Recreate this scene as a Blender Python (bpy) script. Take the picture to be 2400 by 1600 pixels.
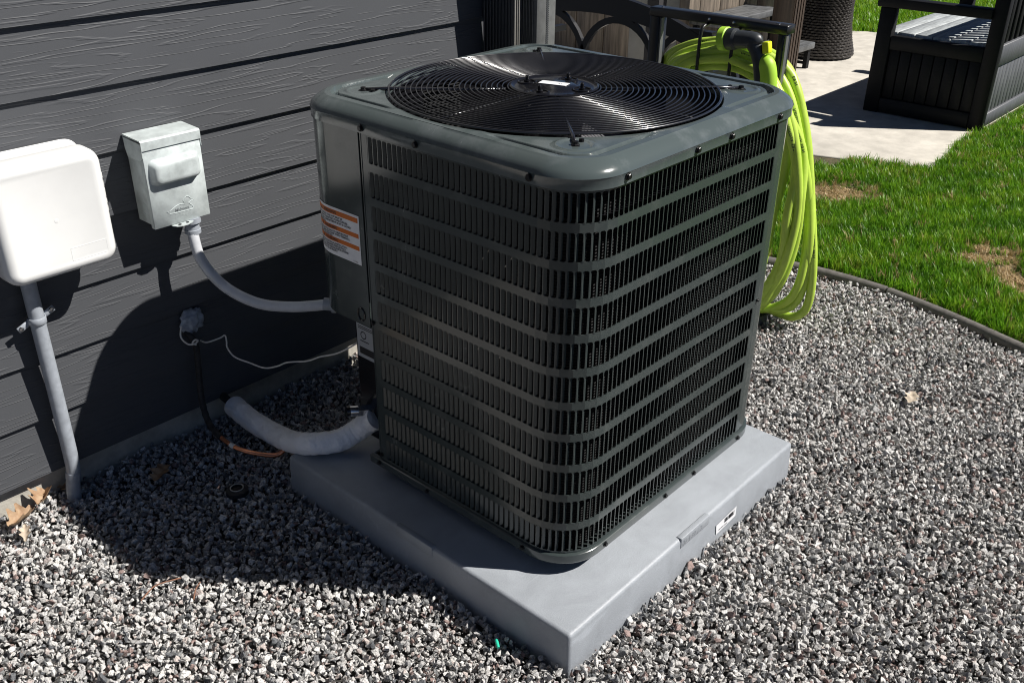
import bpy, bmesh, math, random
import numpy as np
from mathutils import Vector, Matrix, Quaternion

random.seed(7)
rng = np.random.default_rng(7)
scene = bpy.context.scene
for o in list(bpy.data.objects):
    bpy.data.objects.remove(o)

# ------------------------------------------------------------------ camera
cam_d = bpy.data.cameras.new('camera')
cam = bpy.data.objects.new('camera', cam_d)
scene.collection.objects.link(cam)
RX = (0.66766664, -0.74439972, 0.00950312)
RY = (-0.34551774, -0.3211581, -0.88174541)
RZ = (0.65942304, 0.5854285, -0.47162986)
cam.matrix_world = Matrix((
    (RX[0], -RY[0], -RZ[0], -1.26764946),
    (RX[1], -RY[1], -RZ[1], -0.96139258),
    (RX[2], -RY[2], -RZ[2], 1.55134736),
    (0, 0, 0, 1)))
cam_d.sensor_width = 36.0
cam_d.lens = 2256.55 / 2400 * 36.0
cam_d.clip_start = 0.05
cam_d.clip_end = 500
scene.camera = cam

# ------------------------------------------------------------------ light
SUN = Vector((0.74, -1.0, 1.33)).normalized()          # towards the sun
world = bpy.data.worlds.new('World')
scene.world = world
world.use_nodes = True
wn = world.node_tree.nodes
wl = world.node_tree.links
sky = wn.new('ShaderNodeTexSky')
sky.sky_type = 'NISHITA'
sky.sun_disc = False
sky.sun_elevation = math.asin(SUN.z)
sky.sun_rotation = math.atan2(SUN.x, SUN.y)
sky.dust_density = 0.15
sky.air_density = 0.36
sky.altitude = 3000
bg = wn['Background']
bg.inputs['Strength'].default_value = 0.05
wl.new(sky.outputs[0], bg.inputs[0])
sun_d = bpy.data.lights.new('sun', 'SUN')
sun_d.energy = 5.0
sun_d.angle = math.radians(0.5)
sun_d.color = (1.0, 0.955, 0.9)
sun = bpy.data.objects.new('sun', sun_d)
scene.collection.objects.link(sun)
sun.location = SUN * 20
sun.rotation_euler = SUN.to_track_quat('Z', 'Y').to_euler()
vs = scene.view_settings
vs.view_transform = 'Standard'
vs.look = 'None'
vs.exposure = 0.42
vs.gamma = 1.0
vs.use_curve_mapping = False
scene.cycles.filter_width = 1.05
scene.cycles.max_bounces = 8
scene.cycles.diffuse_bounces = 3
scene.cycles.glossy_bounces = 4

# ------------------------------------------------------------------ helpers
COL = scene.collection


class MB:
    """collects faces, builds ONE mesh"""
    def __init__(self):
        self.v = []
        self.f = []
        self.m = []

    def add(self, vs, fs, mi=0):
        n = len(self.v)
        self.v += [tuple(p) for p in vs]
        self.f += [tuple(i + n for i in f) for f in fs]
        self.m += [mi] * len(fs)

    def box(self, a, b, mi=0):
        x0, y0, z0 = a
        x1, y1, z1 = b
        self.add([(x0, y0, z0), (x1, y0, z0), (x1, y1, z0), (x0, y1, z0), (x0, y0, z1), (x1, y0, z1), (x1, y1, z1), (x0, y1, z1)],
                 [(0, 3, 2, 1), (4, 5, 6, 7), (0, 1, 5, 4), (1, 2, 6, 5), (2, 3, 7, 6), (3, 0, 4, 7)], mi)

    def obox(self, c, ax, ay, az, mi=0):
        """oriented box: centre and three half axes"""
        c, ax, ay, az = Vector(c), Vector(ax), Vector(ay), Vector(az)
        s = [(-1, -1, -1), (1, -1, -1), (1, 1, -1), (-1, 1, -1), (-1, -1, 1), (1, -1, 1), (1, 1, 1), (-1, 1, 1)]
        self.add([c + ax * i + ay * j + az * k for i, j, k in s],
                 [(0, 3, 2, 1), (4, 5, 6, 7), (0, 1, 5, 4), (1, 2, 6, 5), (2, 3, 7, 6), (3, 0, 4, 7)], mi)

    def rings(self, rings, closed=True, cap0=True, cap1=True, mi=0):
        n = len(rings[0])
        vs = [p for r in rings for p in r]
        fs = []
        for i in range(len(rings) - 1):
            for j in range(n if closed else n - 1):
                k = (j + 1) % n
                fs.append((i * n + j, i * n + k, (i + 1) * n + k, (i + 1) * n + j))
        if cap0:
            fs.append(tuple(range(n - 1, -1, -1)))
        if cap1:
            b = (len(rings) - 1) * n
            fs.append(tuple(b + j for j in range(n)))
        self.add(vs, fs, mi)

    def tube(self, path, r, n=10, closed=False, cap=True, mi=0):
        P = [Vector(p) for p in path]
        m = len(P)
        rr = r if isinstance(r, (list, tuple)) else [r] * m
        T = []
        for i in range(m):
            if closed:
                t = P[(i + 1) % m] - P[i - 1]
            else:
                t = P[min(i + 1, m - 1)] - P[max(i - 1, 0)]
            T.append(t.normalized() if t.length > 1e-9 else Vector((0, 0, 1)))
        ref = Vector((0, 0, 1)) if abs(T[0].z) < 0.9 else Vector((1, 0, 0))
        N = (ref - T[0] * ref.dot(T[0])).normalized()
        rings = []
        for i in range(m):
            if i:
                N = (N - T[i] * N.dot(T[i]))
                N = N.normalized() if N.length > 1e-6 else T[i].orthogonal().normalized()
            B = T[i].cross(N)
            rings.append([P[i] + (N * math.cos(2 * math.pi * k / n) + B * math.sin(2 * math.pi * k / n)) * rr[i] for k in range(n)])
        if closed:
            rings.append(rings[0])
            self.rings(rings, True, False, False, mi)
        else:
            self.rings(rings, True, cap, cap, mi)

    def cyl(self, a, b, r, n=16, mi=0, r2=None):
        self.tube([a, b], [r, r if r2 is None else r2], n, mi=mi)

    def lathe(self, prof, c=(0, 0, 0), n=32, mi=0, axis=None):
        """prof: list of (r, h) along +Z (or axis)"""
        c = Vector(c)
        q = Vector((0, 0, 1)).rotation_difference(Vector(axis)) if axis is not None else Quaternion()
        rings = [[c + q @ Vector((r * math.cos(2 * math.pi * k / n), r * math.sin(2 * math.pi * k / n), h)) for k in range(n)] for r, h in prof]
        self.rings(rings, True, prof[0][0] > 1e-5, prof[-1][0] > 1e-5, mi)

    def prism(self, poly, d, mi=0):
        """poly: 3D points (planar), extruded by vector d"""
        d = Vector(d)
        p = [Vector(q) for q in poly]
        n = len(p)
        self.add(p + [q + d for q in p], [tuple(range(n - 1, -1, -1)), tuple(range(n, 2 * n))] + [(i, (i + 1) % n, n + (i + 1) % n, n + i) for i in range(n)], mi)

    def mesh(self, name, mats, smooth=False, bevel=0, seg=2, angle=52):
        me = bpy.data.meshes.new(name)
        me.from_pydata([tuple(p) for p in self.v], [], self.f)
        for m in (mats if isinstance(mats, (list, tuple)) else [mats]):
            me.materials.append(m)
        if len(set(self.m)) > 1:
            me.polygons.foreach_set('material_index', self.m)
        bm = bmesh.new()
        bm.from_mesh(me)
        if bevel:
            bmesh.ops.remove_doubles(bm, verts=bm.verts, dist=1e-6)
        bmesh.ops.recalc_face_normals(bm, faces=bm.faces)
        if bevel:
            es = [e for e in bm.edges if len(e.link_faces) == 2 and e.calc_face_angle(0) > math.radians(40)]
            bmesh.ops.bevel(bm, geom=es, offset=bevel, segments=seg, profile=0.5, affect='EDGES', clamp_overlap=True)
        if smooth or bevel:
            for f in bm.faces:
                f.smooth = True
            for e in bm.edges:
                if len(e.link_faces) == 2 and e.calc_face_angle(0) > math.radians(angle):
                    e.smooth = False
        bm.to_mesh(me)
        bm.free()
        me.update()
        return me


def link(name, me, parent=None):
    o = bpy.data.objects.new(name, me)
    COL.objects.link(o)
    if parent is not None:
        o.parent = parent
        if parent.type == 'EMPTY':
            o.matrix_parent_inverse = Matrix.Translation(-parent.location)
    return o


def part(name, mb, mats, parent, **k):
    return link(name, mb.mesh(name, mats, **k), parent)


def thing(name, label, cat, loc, group=None):
    o = bpy.data.objects.new(name, None)
    o.empty_display_size = 0.05
    COL.objects.link(o)
    o.location = loc
    tag(o, label, cat, group)
    return o


def tag(o, label=None, cat=None, group=None, kind=None):
    if label:
        o['label'] = label
    if cat:
        o['category'] = cat
    if group:
        o['group'] = group
    if kind:
        o['kind'] = kind
    return o


def catmull(pts, sub=8, closed=False):
    P = [Vector(p) for p in pts]
    n = len(P)
    out = []
    for i in range(n if closed else n - 1):
        p0 = P[(i - 1) % n] if closed or i > 0 else P[0] * 2 - P[1]
        p1, p2 = P[i], P[(i + 1) % n]
        p3 = P[(i + 2) % n] if closed or i + 2 < n else P[-1] * 2 - P[-2]
        for k in range(sub):
            t = k / sub
            out.append(0.5 * ((2 * p1) + (p2 - p0) * t + (2 * p0 - 5 * p1 + 4 * p2 - p3) * t * t + (-p0 + 3 * p1 - 3 * p2 + p3) * t ** 3))
    if not closed:
        out.append(P[-1])
    return out


def text_geo(body, size, align='LEFT', bold=0.0):
    cu = bpy.data.curves.new('t', 'FONT')
    cu.body = body
    cu.size = size
    cu.align_x = align
    cu.offset = bold
    cu.resolution_u = 2
    ob = bpy.data.objects.new('t', cu)
    COL.objects.link(ob)
    dg = bpy.context.evaluated_depsgraph_get()
    me = bpy.data.meshes.new_from_object(ob.evaluated_get(dg))
    v = [tuple(p.co) for p in me.vertices]
    f = [tuple(p.vertices) for p in me.polygons]
    bpy.data.objects.remove(ob)
    bpy.data.curves.remove(cu)
    bpy.data.meshes.remove(me)
    return v, f


def smoothstep(a, b, x):
    t = min(1, max(0, (x - a) / (b - a)))
    return t * t * (3 - 2 * t)


# ------------------------------------------------------------------ materials
def mat(name, col, rough=0.5, metal=0.0, coat=0.0, var=0.0, vscale=8.0, bump=0.0, bscale=200.0, bdist=0.001, spec=0.5, col2=None, thr=(0.35, 0.65), rvar=0.0, stretch=None, detail=4, sheen=0.0):
    m = bpy.data.materials.new(name)
    m.use_nodes = True
    nt = m.node_tree
    N, L = nt.nodes, nt.links
    b = N['Principled BSDF']
    b.inputs['Base Color'].default_value = (*col, 1)
    b.inputs['Roughness'].default_value = rough
    b.inputs['Metallic'].default_value = metal
    b.inputs['Coat Weight'].default_value = coat
    b.inputs['Coat Roughness'].default_value = 0.12
    b.inputs['Specular IOR Level'].default_value = spec
    tc = N.new('ShaderNodeTexCoord')
    src = tc.outputs['Object']
    if stretch:
        mp = N.new('ShaderNodeMapping')
        mp.inputs['Scale'].default_value = stretch
        L.new(src, mp.inputs[0])
        src = mp.outputs[0]
    if var or col2 or rvar:
        nz = N.new('ShaderNodeTexNoise')
        nz.inputs['Scale'].default_value = vscale
        nz.inputs['Detail'].default_value = detail
        nz.inputs['Roughness'].default_value = 0.62
        L.new(src, nz.inputs['Vector'])
        mr = N.new('ShaderNodeMapRange')
        mr.inputs[1].default_value = thr[0]
        mr.inputs[2].default_value = thr[1]
        L.new(nz.outputs['Fac'], mr.inputs[0])
        if var or col2:
            mx = N.new('ShaderNodeMix')
            mx.data_type = 'RGBA'
            c2 = col2 if col2 else tuple(min(1, c * (1 + var)) for c in col)
            c1 = col if col2 else tuple(c * (1 - var) for c in col)
            mx.inputs['A'].default_value = (*c1, 1)
            mx.inputs['B'].default_value = (*c2, 1)
            L.new(mr.outputs[0], mx.inputs['Factor'])
            L.new(mx.outputs['Result'], b.inputs['Base Color'])
        if rvar:
            m2 = N.new('ShaderNodeMapRange')
            m2.inputs[3].default_value = max(0, rough - rvar)
            m2.inputs[4].default_value = min(1, rough + rvar)
            L.new(mr.outputs[0], m2.inputs[0])
            L.new(m2.outputs[0], b.inputs['Roughness'])
    if bump:
        n2 = N.new('ShaderNodeTexNoise')
        n2.inputs['Scale'].default_value = bscale
        n2.inputs['Detail'].default_value = 3
        L.new(src, n2.inputs['Vector'])
        bp = N.new('ShaderNodeBump')
        bp.inputs['Strength'].default_value = bump
        bp.inputs['Distance'].default_value = bdist
        L.new(n2.outputs['Fac'], bp.inputs['Height'])
        L.new(bp.outputs[0], b.inputs['Normal'])
    return m


def siding_material():
    """charcoal board with embossed wood-grain lines (fine relief)"""
    m = bpy.data.materials.new('siding_paint')
    m.use_nodes = True
    N, L = m.node_tree.nodes, m.node_tree.links
    b = N['Principled BSDF']
    b.inputs['Roughness'].default_value = 0.6
    b.inputs['Specular IOR Level'].default_value = 0.35
    tc = N.new('ShaderNodeTexCoord')
    oi = N.new('ShaderNodeObjectInfo')
    ml = N.new('ShaderNodeMath')
    ml.operation = 'MULTIPLY'
    ml.inputs[1].default_value = 37.0
    L.new(oi.outputs['Random'], ml.inputs[0])
    cb = N.new('ShaderNodeCombineXYZ')
    L.new(ml.outputs[0], cb.inputs[0])
    L.new(ml.outputs[0], cb.inputs[1])
    ad = N.new('ShaderNodeVectorMath')
    L.new(tc.outputs['Object'], ad.inputs[0])
    L.new(cb.outputs[0], ad.inputs[1])
    mp = N.new('ShaderNodeMapping')
    mp.inputs['Scale'].default_value = (1.7, 1.0, 30.0)
    L.new(ad.outputs[0], mp.inputs[0])
    nz = N.new('ShaderNodeTexNoise')
    nz.inputs['Scale'].default_value = 1.0
    nz.inputs['Detail'].default_value = 2.6
    nz.inputs['Roughness'].default_value = 0.5
    nz.inputs['Distortion'].default_value = 0.12
    L.new(mp.outputs[0], nz.inputs['Vector'])
    k = N.new('ShaderNodeMath')
    k.operation = 'MULTIPLY'
    k.inputs[1].default_value = 8.0
    L.new(nz.outputs['Fac'], k.inputs[0])
    fr = N.new('ShaderNodeMath')
    fr.operation = 'PINGPONG'
    fr.inputs[1].default_value = 0.5
    L.new(k.outputs[0], fr.inputs[0])
    ramp = N.new('ShaderNodeMapRange')
    ramp.interpolation_type = 'SMOOTHSTEP'
    ramp.inputs[1].default_value = 0.0
    ramp.inputs[2].default_value = 0.16
    ramp.inputs[3].default_value = 1.0
    ramp.inputs[4].default_value = 0.0
    L.new(fr.outputs[0], ramp.inputs[0])
    # break the lines up
    n3 = N.new('ShaderNodeTexNoise')
    n3.inputs['Scale'].default_value = 2.2
    L.new(mp.outputs[0], n3.inputs['Vector'])
    r3 = N.new('ShaderNodeMapRange')
    r3.inputs[1].default_value = 0.30
    r3.inputs[2].default_value = 0.46
    L.new(n3.outputs['Fac'], r3.inputs[0])
    ms = N.new('ShaderNodeMath')
    ms.operation = 'MULTIPLY'
    L.new(ramp.outputs[0], ms.inputs[0])
    L.new(r3.outputs[0], ms.inputs[1])
    bp = N.new('ShaderNodeBump')
    bp.inputs['Strength'].default_value = 0.85
    bp.inputs['Distance'].default_value = 0.0009
    L.new(ms.outputs[0], bp.inputs['Height'])
    n4 = N.new('ShaderNodeTexNoise')
    n4.inputs['Scale'].default_value = 420
    L.new(tc.outputs['Object'], n4.inputs['Vector'])
    b2 = N.new('ShaderNodeBump')
    b2.inputs['Strength'].default_value = 0.12
    b2.inputs['Distance'].default_value = 0.001
    L.new(n4.outputs['Fac'], b2.inputs['Height'])
    L.new(bp.outputs[0], b2.inputs['Normal'])
    L.new(b2.outputs[0], b.inputs['Normal'])
    mx = N.new('ShaderNodeMix')
    mx.data_type = 'RGBA'
    mx.inputs['A'].default_value = (0.062, 0.066, 0.073, 1)
    mx.inputs['B'].default_value = (0.080, 0.084, 0.092, 1)
    n5 = N.new('ShaderNodeTexNoise')
    n5.inputs['Scale'].default_value = 5
    n5.inputs['Detail'].default_value = 6
    L.new(tc.outputs['Object'], n5.inputs['Vector'])
    L.new(n5.outputs['Fac'], mx.inputs['Factor'])
    L.new(mx.outputs['Result'], b.inputs['Base Color'])
    return m


def instanced_rock_material():
    m = bpy.data.materials.new('granite_chip')
    m.use_nodes = True
    N, L = m.node_tree.nodes, m.node_tree.links
    b = N['Principled BSDF']
    b.inputs['Roughness'].default_value = 0.8
    b.inputs['Specular IOR Level'].default_value = 0.3
    at = N.new('ShaderNodeAttribute')
    at.attribute_type = 'INSTANCER'
    at.attribute_name = 'tint'
    cr = N.new('ShaderNodeValToRGB')
    cr.color_ramp.interpolation = 'CONSTANT'
    el = cr.color_ramp.elements
    stops = [(0.0, (0.48, 0.47, 0.455)), (0.30, (0.56, 0.555, 0.54)), (0.50, (0.39, 0.385, 0.38)), (0.66, (0.46, 0.405, 0.38)),
             (0.73, (0.25, 0.185, 0.17)), (0.79, (0.115, 0.12, 0.128)), (0.87, (0.19, 0.195, 0.195)), (0.955, (0.57, 0.56, 0.535)), (0.997, (0.42, 0.22, 0.08))]
    el[0].position, el[0].color = 0.0, (*stops[0][1], 1)
    el[1].position, el[1].color = stops[1][0], (*stops[1][1], 1)
    for p, c in stops[2:]:
        e = el.new(p)
        e.color = (*c, 1)
    L.new(at.outputs['Fac'], cr.inputs[0])
    tc = N.new('ShaderNodeTexCoord')
    ad = N.new('ShaderNodeVectorMath')
    cb = N.new('ShaderNodeCombineXYZ')
    ml = N.new('ShaderNodeMath')
    ml.operation = 'MULTIPLY'
    ml.inputs[1].default_value = 91.0
    L.new(at.outputs['Fac'], ml.inputs[0])
    L.new(ml.outputs[0], cb.inputs[0])
    L.new(ml.outputs[0], cb.inputs[2])
    L.new(tc.outputs['Object'], ad.inputs[0])
    L.new(cb.outputs[0], ad.inputs[1])
    nz = N.new('ShaderNodeTexNoise')
    nz.inputs['Scale'].default_value = 3.6
    nz.inputs['Detail'].default_value = 3
    nz.inputs['Roughness'].default_value = 0.7
    L.new(ad.outputs[0], nz.inputs['Vector'])
    mr = N.new('ShaderNodeMapRange')
    mr.inputs[1].default_value = 0.38
    mr.inputs[2].default_value = 0.52
    mr.inputs[3].default_value = 0.50
    mr.inputs[4].default_value = 1.28
    L.new(nz.outputs['Fac'], mr.inputs[0])
    mx = N.new('ShaderNodeMix')
    mx.data_type = 'RGBA'
    mx.blend_type = 'MULTIPLY'
    mx.inputs['Factor'].default_value = 1.0
    L.new(cr.outputs[0], mx.inputs['A'])
    L.new(mr.outputs[0], mx.inputs['B'])
    L.new(mx.outputs['Result'], b.inputs['Base Color'])
    n2 = N.new('ShaderNodeTexNoise')
    n2.inputs['Scale'].default_value = 7
    n2.inputs['Detail'].default_value = 4
    L.new(ad.outputs[0], n2.inputs['Vector'])
    bp = N.new('ShaderNodeBump')
    bp.inputs['Strength'].default_value = 0.7
    bp.inputs['Distance'].default_value = 0.0016
    L.new(n2.outputs['Fac'], bp.inputs['Height'])
    L.new(bp.outputs[0], b.inputs['Normal'])
    return m


def grass_material():
    m = bpy.data.materials.new('grass_blade')
    m.use_nodes = True
    N, L = m.node_tree.nodes, m.node_tree.links
    b = N['Principled BSDF']
    b.inputs['Roughness'].default_value = 0.42
    b.inputs['Specular IOR Level'].default_value = 0.45
    at = N.new('ShaderNodeAttribute')
    at.attribute_type = 'INSTANCER'
    at.attribute_name = 'tint'
    cr = N.new('ShaderNodeValToRGB')
    el = cr.color_ramp.elements
    el[0].position, el[0].color = 0.0, (0.070, 0.195, 0.010, 1)
    el[1].position, el[1].color = 0.35, (0.17, 0.38, 0.015, 1)
    for p, c in ((0.62, (0.28, 0.42, 0.03)), (0.70, (0.20, 0.205, 0.05)), (0.80, (0.50, 0.37, 0.19)), (1.0, (0.70, 0.55, 0.34))):
        e = el.new(p)
        e.color = (*c, 1)
    L.new(at.outputs['Fac'], cr.inputs[0])
    L.new(cr.outputs[0], b.inputs['Base Color'])
    tr = N.new('ShaderNodeBsdfTranslucent')
    L.new(cr.outputs[0], tr.inputs[0])
    mx = N.new('ShaderNodeMixShader')
    mx.inputs[0].default_value = 0.42
    L.new(b.outputs[0], mx.inputs[1])
    L.new(tr.outputs[0], mx.inputs[2])
    L.new(mx.outputs[0], N['Material Output'].inputs[0])
    return m


def coil_material():
    m = mat('coil_fins', (0.010, 0.0105, 0.011), 0.65, 0.0, spec=0.15)
    N, L = m.node_tree.nodes, m.node_tree.links
    b = N['Principled BSDF']
    tc = N.new('ShaderNodeTexCoord')
    w = N.new('ShaderNodeTexWave')
    w.wave_type = 'BANDS'
    w.bands_direction = 'Z'
    w.inputs['Scale'].default_value = 48.0
    w.inputs['Distortion'].default_value = 0.3
    L.new(tc.outputs['Object'], w.inputs['Vector'])
    bp = N.new('ShaderNodeBump')
    bp.inputs['Strength'].default_value = 1.0
    bp.inputs['Distance'].default_value = 0.004
    L.new(w.outputs['Fac'], bp.inputs['Height'])
    L.new(bp.outputs[0], b.inputs['Normal'])
    return m


def wicker_material():
    m = mat('wicker', (0.02, 0.018, 0.017), 0.45)
    return m


M = {}
M['siding'] = siding_material()
M['concrete'] = mat('foundation_concrete', (0.42, 0.40, 0.35), 0.9, var=0.22, vscale=14, bump=0.5, bscale=130, bdist=0.002)
M['sheath'] = mat('sheathing', (0.03, 0.03, 0.033), 0.9)
M['trim'] = mat('charcoal_trim', (0.16, 0.165, 0.165), 0.55, var=0.15, vscale=30, bump=0.15, bscale=500)
M['trimdark'] = mat('dark_ribbed_vinyl', (0.045, 0.05, 0.055), 0.45, var=0.1)
M['downlit'] = mat('downspout_sunlit_edge', (0.26, 0.25, 0.23), 0.5, var=0.1)  # lit copy of the dark downspout: sun on its front edge, as colour
def weathered_pad():
    m = mat('pad_plastic', (0.325, 0.35, 0.38), 0.48, var=0.20, vscale=460, bump=0.4, bscale=420, bdist=0.0012, thr=(0.3, 0.7))
    N, L = m.node_tree.nodes, m.node_tree.links
    b = N['Principled BSDF']
    src = b.inputs['Base Color'].links[0].from_socket
    tc = N.new('ShaderNodeTexCoord')
    n1 = N.new('ShaderNodeTexNoise')
    n1.inputs['Scale'].default_value = 7.0
    n1.inputs['Detail'].default_value = 9
    n1.inputs['Roughness'].default_value = 0.7
    n1.inputs['Distortion'].default_value = 0.6
    L.new(tc.outputs['Object'], n1.inputs['Vector'])
    mr = N.new('ShaderNodeMapRange')
    mr.inputs[1].default_value = 0.34
    mr.inputs[2].default_value = 0.68
    mr.inputs[3].default_value = 0.87
    mr.inputs[4].default_value = 1.12
    L.new(n1.outputs['Fac'], mr.inputs[0])
    # faint drag marks
    mp = N.new('ShaderNodeMapping')
    mp.inputs['Rotation'].default_value = (0, 0, 0.5)
    mp.inputs['Scale'].default_value = (5, 160, 20)
    L.new(tc.outputs['Object'], mp.inputs[0])
    n2 = N.new('ShaderNodeTexNoise')
    n2.inputs['Scale'].default_value = 1.0
    n2.inputs['Detail'].default_value = 2
    L.new(mp.outputs[0], n2.inputs['Vector'])
    m2 = N.new('ShaderNodeMapRange')
    m2.inputs[1].default_value = 0.66
    m2.inputs[2].default_value = 0.78
    m2.inputs[3].default_value = 1.0
    m2.inputs[4].default_value = 1.22
    L.new(n2.outputs['Fac'], m2.inputs[0])
    mu = N.new('ShaderNodeMath')
    mu.operation = 'MULTIPLY'
    L.new(mr.outputs[0], mu.inputs[0])
    L.new(m2.outputs[0], mu.inputs[1])
    mx = N.new('ShaderNodeMix')
    mx.data_type = 'RGBA'
    mx.blend_type = 'MULTIPLY'
    mx.inputs['Factor'].default_value = 1.0
    L.new(src, mx.inputs['A'])
    L.new(mu.outputs[0], mx.inputs['B'])
    L.new(mx.outputs['Result'], b.inputs['Base Color'])
    return m


M['pad'] = weathered_pad()
M['paint'] = mat('unit_paint', (0.044, 0.056, 0.055), 0.28, coat=0.25, col2=(0.085, 0.096, 0.092), thr=(0.52, 0.82), vscale=12, detail=8, rvar=0.08, bump=0.03, bscale=260, bdist=0.0005)
M['captop'] = mat('cap_paint', (0.078, 0.098, 0.098), 0.26, coat=0.4, col2=(0.14, 0.16, 0.165), thr=(0.50, 0.80), vscale=13, rvar=0.10, bump=0.03, bscale=200, bdist=0.0005, detail=7)
M['coil'] = coil_material()
M['black'] = mat('black_gloss', (0.008, 0.008, 0.010), 0.22, coat=0.3)
M['wireblack'] = mat('black_wire', (0.010, 0.010, 0.013), 0.3, spec=0.6, coat=1.0)
M['screw'] = mat('black_screw', (0.012, 0.012, 0.013), 0.3, metal=0.4)
M['alu'] = mat('fan_aluminium', (0.30, 0.30, 0.32), 0.25, metal=0.4, var=0.1, vscale=20)
M['steel'] = mat('bright_steel', (0.62, 0.62, 0.63), 0.22, metal=1.0, var=0.1, vscale=40)
M['white'] = mat('label_white', (0.80, 0.81, 0.83), 0.5, var=0.03, vscale=30)
M['orange'] = mat('label_orange', (0.62, 0.15, 0.01), 0.5)
M['ink'] = mat('label_ink', (0.012, 0.012, 0.015), 0.6)
M['greylabel'] = mat('label_grey', (0.38, 0.40, 0.42), 0.5)
M['whiteplastic'] = mat('white_plastic', (0.80, 0.81, 0.80), 0.38, coat=0.15, var=0.035, vscale=6, bump=0.05, bscale=90)
M['galv'] = mat('galvanised_paint', (0.47, 0.52, 0.52), 0.45, var=0.22, vscale=22, bump=0.08, bscale=160, rvar=0.12, detail=8, thr=(0.3, 0.62))
M['pvc'] = mat('grey_pvc', (0.33, 0.36, 0.40), 0.45, var=0.10, vscale=60, bump=0.08, bscale=200)
M['flex'] = mat('flex_conduit', (0.56, 0.58, 0.61), 0.38, var=0.06, vscale=40)
M['insul'] = mat('white_tape', (0.88, 0.89, 0.91), 0.4, var=0.05, vscale=16, bump=1.0, bscale=26, bdist=0.010, stretch=(1.5, 1.0, 1.0))
M['copper'] = mat('copper', (0.72, 0.30, 0.17), 0.30, metal=0.9, var=0.25, vscale=30)
M['blackpipe'] = mat('black_pipe_insulation', (0.02, 0.02, 0.021), 0.7, var=0.5, vscale=60, bump=0.6, bscale=90, bdist=0.002)
M['wire'] = mat('white_wire', (0.75, 0.73, 0.68), 0.5)
M['putty'] = mat('grey_putty', (0.30, 0.34, 0.40), 0.7, var=0.25, vscale=50, bump=0.8, bscale=70, bdist=0.004)
M['stone'] = instanced_rock_material()
M['soil'] = mat('gravel_bed_soil', (0.07, 0.066, 0.062), 0.95, var=0.5, vscale=60, bump=0.9, bscale=70, bdist=0.01)
M['lawnsoil'] = mat('lawn_soil', (0.13, 0.095, 0.055), 0.95, col2=(0.045, 0.06, 0.02), vscale=9, bump=0.9, bscale=60, bdist=0.01)
M['grass'] = grass_material()
M['patio'] = mat('patio_concrete', (0.53, 0.50, 0.44), 0.85, var=0.16, vscale=7, bump=0.35, bscale=160, bdist=0.002, detail=9)
M['edging'] = mat('edging_rubber', (0.145, 0.135, 0.125), 0.7, var=0.2, vscale=50, bump=0.3, bscale=150)
M['hose'] = mat('hose_rubber', (0.49, 0.68, 0.085), 0.42, var=0.05, vscale=30)
M['lime'] = mat('lime_rubber', (0.40, 0.68, 0.05), 0.5, var=0.05)
M['yellowlime'] = mat('yellow_lime_plastic', (0.72, 0.84, 0.02), 0.4)
M['darkgrey'] = mat('dark_grey_plastic', (0.035, 0.04, 0.045), 0.4, var=0.15, vscale=60)
M['blackmetal'] = mat('black_metal', (0.012, 0.012, 0.013), 0.35, coat=0.1)
M['standedge'] = mat('leg_sunlit_side', (0.16, 0.165, 0.17), 0.4, metal=0.3)  # sunlit side of the black leg, put into a paler colour
M['resin'] = mat('dark_resin', (0.007, 0.0075, 0.009), 0.6, spec=0.2, var=0.2, vscale=14, bump=0.3, bscale=40, stretch=(1, 1, 8))  # on the bench sides, deep shade is put into this near-black colour
M['resinlid'] = mat('sunlit_resin_lid', (0.40, 0.43, 0.44), 0.55, var=0.25, vscale=9, bump=0.35, bscale=30, stretch=(1, 9, 1))  # dark bench lid; the sunlight on it is put into the pale colour
M['resinback'] = mat('sunlit_resin_board', (0.11, 0.115, 0.125), 0.5, var=0.22, vscale=10, stretch=(9, 1, 1), bump=0.3, bscale=30)  # lit copy of the bench resin for the sun-facing back boards
M['tubwood'] = mat('tub_woodgrain', (0.17, 0.14, 0.11), 0.55, var=0.45, vscale=6, stretch=(9, 9, 0.6), detail=6)
M['tubcorner'] = mat('tub_corner', (0.20, 0.20, 0.19), 0.5, var=0.1)
M['step'] = mat('step_resin', (0.10, 0.105, 0.11), 0.5, var=0.45, vscale=7, stretch=(1, 7, 1), detail=6)
M['postwood'] = mat('brown_post', (0.055, 0.038, 0.028), 0.55, var=0.45, vscale=8, stretch=(6, 6, 0.4))
M['wicker'] = mat('wicker_weave', (0.042, 0.038, 0.036), 0.38, var=0.3, vscale=40)
M['leaf'] = mat('dry_leaf', (0.26, 0.145, 0.075), 0.7, var=0.4, vscale=40, col2=(0.42, 0.30, 0.19))
M['paleleaf'] = mat('pale_dry_leaf', (0.50, 0.42, 0.33), 0.7, var=0.2, vscale=50)
M['twig'] = mat('twig_bark', (0.22, 0.11, 0.07), 0.8, var=0.3, vscale=60)
M['greenbit'] = mat('green_plastic', (0.03, 0.55, 0.36), 0.4)

# ================================================================== THE SETTING
# gravel bed sheet (reaches far so there is always ground)
g = MB()
g.add([(-60, -60, -0.03), (80, -60, -0.03), (80, 80, -0.03), (-60, 80, -0.03)], [(0, 1, 2, 3)])
tag(part('ground', g, M['soil'], None), kind='structure')

EDGE = [(1.55, -2.6), (1.72, -1.6), (1.90, -0.80), (2.035, -0.33), (2.09, -0.15), (2.13, 0.01), (2.158, 0.16), (2.165, 0.33), (2.155, 0.47), (2.12, 0.63), (2.05, 0.90), (1.98, 1.20)]


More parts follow.
